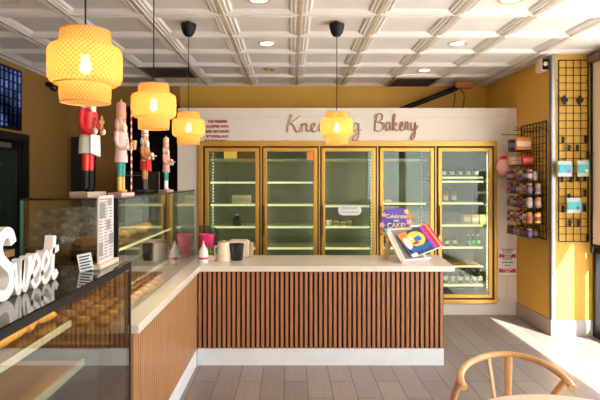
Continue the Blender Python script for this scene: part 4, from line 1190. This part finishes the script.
# ------------------------------------------------------------------ grid panel on the pillar
t = thing('grid_panel', 'tall narrow black wire grid panel hung on the front of the yellow pillar', 'rack', (2.89, YPIL - .03, 0))
def WG(m): m.T = Matrix.Translation((-2.89, -(YPIL - .03), 0)); return m
g = WG(MB()); xa, xb, za, zb = 2.742, 3.045, .975, 2.83; yy = YPIL - .03
for i in range(5):
    x = xa + (xb - xa) * i / 4; g.tube([(x, yy, za), (x, yy, zb)], .0045 if 0 < i < 4 else .007, 6)
n = 24
for i in range(n + 1):
    z = za + (zb - za) * i / n; g.tube([(xa, yy - .004, z), (xb, yy - .004, z)], .0042 if 0 < i < n else .006, 6)
for z in (za + .2, zb - .2):
    for x in (xa, xb): g.tube([(x, yy, z), (x, YPIL, z)], .005, 6)
g.build('grid', 'black', t)
for x, y in ((564.5, 100), (580, 100)):
    p = P(x, y, yy - .01); s_ = .040
    WG(MB()).prism([(p.x - s_, p.z), (p.x, p.z - s_*1.35), (p.x + s_, p.z), (p.x, p.z + s_*1.35)], yy - .016, yy - .005, 'y').build('diamond', 'black', t, bevel=.003)
hk = [(563, 140), (586, 139), (569, 148), (577.5, 148), (588, 155), (562, 179), (571, 179), (578, 178), (585, 178), (563, 209), (585, 208), (570, 223), (578.5, 223), (588, 238), (569, 197), (585, 193)]
for i, (x, y) in enumerate(hk):
    p = P(x, y, yy - .01)
    m = WG(MB()).box(p.x - .014, p.x + .014, yy - .012, yy - .004, p.z - .035, p.z + .035)
    l_ = .12 if i % 3 == 1 else .06
    m.tube([(p.x, yy - .01, p.z), (p.x - .005, yy - l_, p.z + .006), (p.x - .005, yy - l_ - .01, p.z + .02)], .003, 6)
    m.build('hook', 'black', t)
for i, (x0_, y0_, x1_, y1_, lb) in enumerate([(558, 161, 572, 176.5, 'teal and white packet hung at the left of the grid panel'), (577.5, 160.5, 589, 176.5, 'teal and white packet hung at the right edge of the grid panel'), (567, 198, 581, 213, 'teal and white packet hung lowest on the grid panel')]):
    a0, a1, b0, b1 = pxr(x0_, y0_, x1_, y1_, 5.22)
    t = thing('snack_packet', lb, 'packet', ((a0+a1)/2, 5.225, b0))
    w = a1 - a0; h = b1 - b0
    pts_b = MB()
    rows = [(0, .002), (.12, .012), (.5, .018), (.88, .012), (1, .002)]
    vs = []; fs = []
    for zf, th in rows:
        for sgn in (-1, 1):
            for xf in (-.5, 0, .5):
                vs.append((xf * w, sgn * (th if xf == 0 else .002), zf * h))
    for r_ in range(4):
        a = r_ * 6; b = a + 6
        ring = [0, 1, 2, 5, 4, 3]
        for q in range(6): fs.append((a + ring[q], a + ring[(q+1) % 6], b + ring[(q+1) % 6], b + ring[q]))
    fs.append((0, 1, 2, 5, 4, 3)); fs.append((24, 25, 26, 29, 28, 27))
    pts_b._add(vs, fs); pts_b.build('bag', 'packet_film', t, smooth=True)
    MB().prism([(-w*.47, h*.24), (w*.47, h*.24), (w*.47, h*.74), (-w*.47, h*.74)], -.021, -.016, 'y').build('printed_band', 'aqua', t)
    MB().prism([(w*.22 + .018*math.cos(q*PI/6), h*.34 + .018*math.sin(q*PI/6)) for q in range(12)], -.023, -.019, 'y').build('printed_seal', ['magenta', 'yellowp', 'purple'][i], t)
    MB().tube([(0, 0, h - .004), (0, 0, h + .02)], .003, 6).tube([(0, .0, h + .02), (0, .06, h + .015)], .003, 6).build('hanging_tab', 'black', t)

# roller blind at the end of the window run
t = thing('roller_blind', 'beige roller blind with a brown roller beside the yellow pillar', 'blind', (XP - .03, 5.14, 0))
MB().tube([(0, -.15, CE - .055), (0, .14, CE - .055)], .045, 18).build('roller', 'roller', t, smooth=True)
MB().box(.008, .011, -.14, .125, .95, CE - .05).build('fabric', 'blind', t)
MB().box(.001, .018, -.14, .125, .93, .955).build('bottom_bar', 'black', t)
MB().box(.0, .024, .128, .152, .86, CE - .0).build('side_channel', 'black', t)

# wall fittings
p = P(541.5, 64.5, 5.4)
t = thing('security_speaker', 'small beige box fixture with a round lens under the ceiling by the pillar', 'fixture', (XR, 5.46, p.z))
MB().box(-.075, -.005, -.07, .07, -.07, .07).box(-.06, 0, -.05, .05, -.05, .05).build('housing', 'cream', t, bevel=.01)
MB().prism([(-.066, -.055), (-.010, -.055), (-.010, .055), (-.066, .055)], -.084, -.068, 'y').build('face', 'black', t)
MB().tube([(-.04, -.070, .0), (-.04, -.095, .0)], .022, 16).build('lens', 'paper', t, smooth=True)
t = thing('cctv_camera', 'small black dome camera high on the left wall near the ceiling', 'camera', (XL, 6.5, 2.78))
MB().box(0, .05, -.04, .04, .0, .05).lathe([(.05, -.02), (.055, 0)], (.09, 0, 0), 18).box(.03, .10, -.02, .02, 0, .03).build('mount', 'black', t)
MB().ball((.09, 0, -.02), .045).build('dome', 'blackgloss', t, smooth=True)
# screen on the left wall
t = thing('wall_screen', 'wide black framed screen with a dark blue picture high on the left wall', 'screen', (XL, 5.23, 2.49))
MB().box(0, .045, -.60, .59, -.335, .335).build('housing', 'black', t, bevel=.004)
MB().box(.045, .047, -.575, .565, -.31, .31).build('display', 'screen', t)
# black duct above the partition
t = thing('black_pipe', 'black pipe slanting down behind the cream wall top', 'pipe', (1.9, 6.9, 2.46))
a0 = P(457, 88, 6.85) - Vector((1.9, 6.9, 2.46)); a1 = P(387, 115.2, 6.85) - Vector((1.9, 6.9, 2.46))
MB().tube([a0, a1], .035, 14).build('pipe', 'black', t, smooth=True)
MB().tube(smooth_path([P(453, 88, 6.8) - Vector((1.9, 6.9, 2.46)), P(455, 96, 6.8) - Vector((1.9, 6.9, 2.46)), P(453, 108.5, 6.8) - Vector((1.9, 6.9, 2.46))], 5), .006, 6).tube(smooth_path([P(459, 88, 6.8) - Vector((1.9, 6.9, 2.46)), P(464, 94, 6.8) - Vector((1.9, 6.9, 2.46)), P(463, 108.5, 6.8) - Vector((1.9, 6.9, 2.46))], 5), .006, 6).build('cable', 'gasket', t, smooth=True)
MB().box(-.03, .20, -.13, -.03, .355, .43).build('junction', 'rust', t).location = (.3, 0, 0)

# work area behind the cases
t = thing('back_counter', 'dark back counter along the left wall', 'counter', (-2.69, 4.2, 0))
MB().box(-.34, .34, -.78, .78, 0, .93).build('cabinet', 'darkwood', t)
MB().box(-.35, .37, -.8, .8, .93, .96).build('counter_top', 'black', t, bevel=.003)
for i, (X, Y, w, d_, h, m_, lb) in enumerate([(-2.55, 3.62, .22, .16, .07, 'cream', 'flat cream box on the back counter at the left'), (-2.50, 3.90, .2, .16, .10, 'palepink', 'taller pale pink box on the back counter'), (-2.45, 4.30, .2, .2, .06, 'tan', 'low tan box on the back counter')]):
    boxy('pastry_box', lb, 'box', X, Y, .96, w, d_, h, m_, 'greyprint')
t = thing('storage_cabinet', 'low dark wooden cabinet at the dark opening in the back', 'cabinet', (-1.92, 6.75, 0))
MB().box(-.36, .36, -.22, .22, 0, 1.42).build('body', 'darkwood', t)
MB().box(-.40, .40, -.25, .25, 1.42, 1.45).build('top', 'roller', t, bevel=.004)
MB().box(-.35, -.005, -.235, -.22, .04, 1.38).build('door', 'darkwood', t, bevel=.003)
MB().box(.005, .35, -.235, -.22, .04, 1.38).build('door', 'darkwood', t, bevel=.003)
t = thing('black_oven', 'black box oven standing on the dark cabinet at the back', 'oven', (-1.92, 6.75, 1.45))
MB().box(-.25, .25, -.17, .17, .01, .26).build('housing', 'blackgloss', t, bevel=.008)
MB().box(-.21, .10, -.178, -.17, .04, .23).build('door', 'black', t)
MB().tube([(-.19, -.19, .21), (.08, -.19, .21)], .006, 8).build('handle', 'steel', t, smooth=True)

# ------------------------------------------------------------------ light
def area(name, loc, rot, sx, sy, e_, col):
    ld = bpy.data.lights.new(name, 'AREA'); ld.shape = 'RECTANGLE'; ld.size = sx; ld.size_y = sy; ld.energy = e_; ld.color = col
    lo = bpy.data.objects.new(name, ld); COL.objects.link(lo); lo.location = loc; lo.rotation_euler = rot
    return lo
for k in range(6):
    x = B0 + k * PITCH + (.03 if k == 0 else -.03 if k == 5 else 0)
    area('cooler_led', (x, 6.285, 1.1), (PI/2, 0, 0), .012, 1.7, 2.5, (1.0, .98, .74))
pt1 = area('window_portal', (XP - .02, (YF + YPIL) / 2, 1.45), (0, PI/2, 0), 2.7, YPIL - YF, 1, (1, 1, 1)); pt1.data.cycles.is_portal = True
pt2 = area('window_portal', (2.6, YF + .02, 1.45), (PI/2, 0, 0), .95, 2.7, 1, (1, 1, 1)); pt2.data.cycles.is_portal = True

sun = bpy.data.lights.new('sun', 'SUN'); sun.energy = 30; sun.angle = R(0.6); sun.color = (1, .93, .82)
so = bpy.data.objects.new('sun', sun); COL.objects.link(so)
dv = Vector((-.40, .8, -.65)).normalized()
so.rotation_euler = dv.to_track_quat('-Z', 'Y').to_euler(); so.location = (8, -8, 8)

w = bpy.data.worlds.new('sky'); scene.world = w; w.use_nodes = True
bg = w.node_tree.nodes['Background']; bg.inputs[0].default_value = (.86, .93, 1.0, 1); bg.inputs[1].default_value = 5.0

cam = bpy.data.cameras.new('camera'); co = bpy.data.objects.new('camera', cam); COL.objects.link(co)
co.location = (0, 0, EYE); co.rotation_euler = (PI/2, 0, 0)
cam.sensor_width = 36; cam.lens = F / 600 * 36; cam.shift_x = 9.2 / 600; cam.shift_y = -21 / 600; cam.clip_start = .05
scene.camera = co
vs = scene.view_settings
vs.view_transform = 'Standard'; vs.look = 'None'; vs.gamma = 1; vs.use_curve_mapping = False; vs.exposure = 0.1
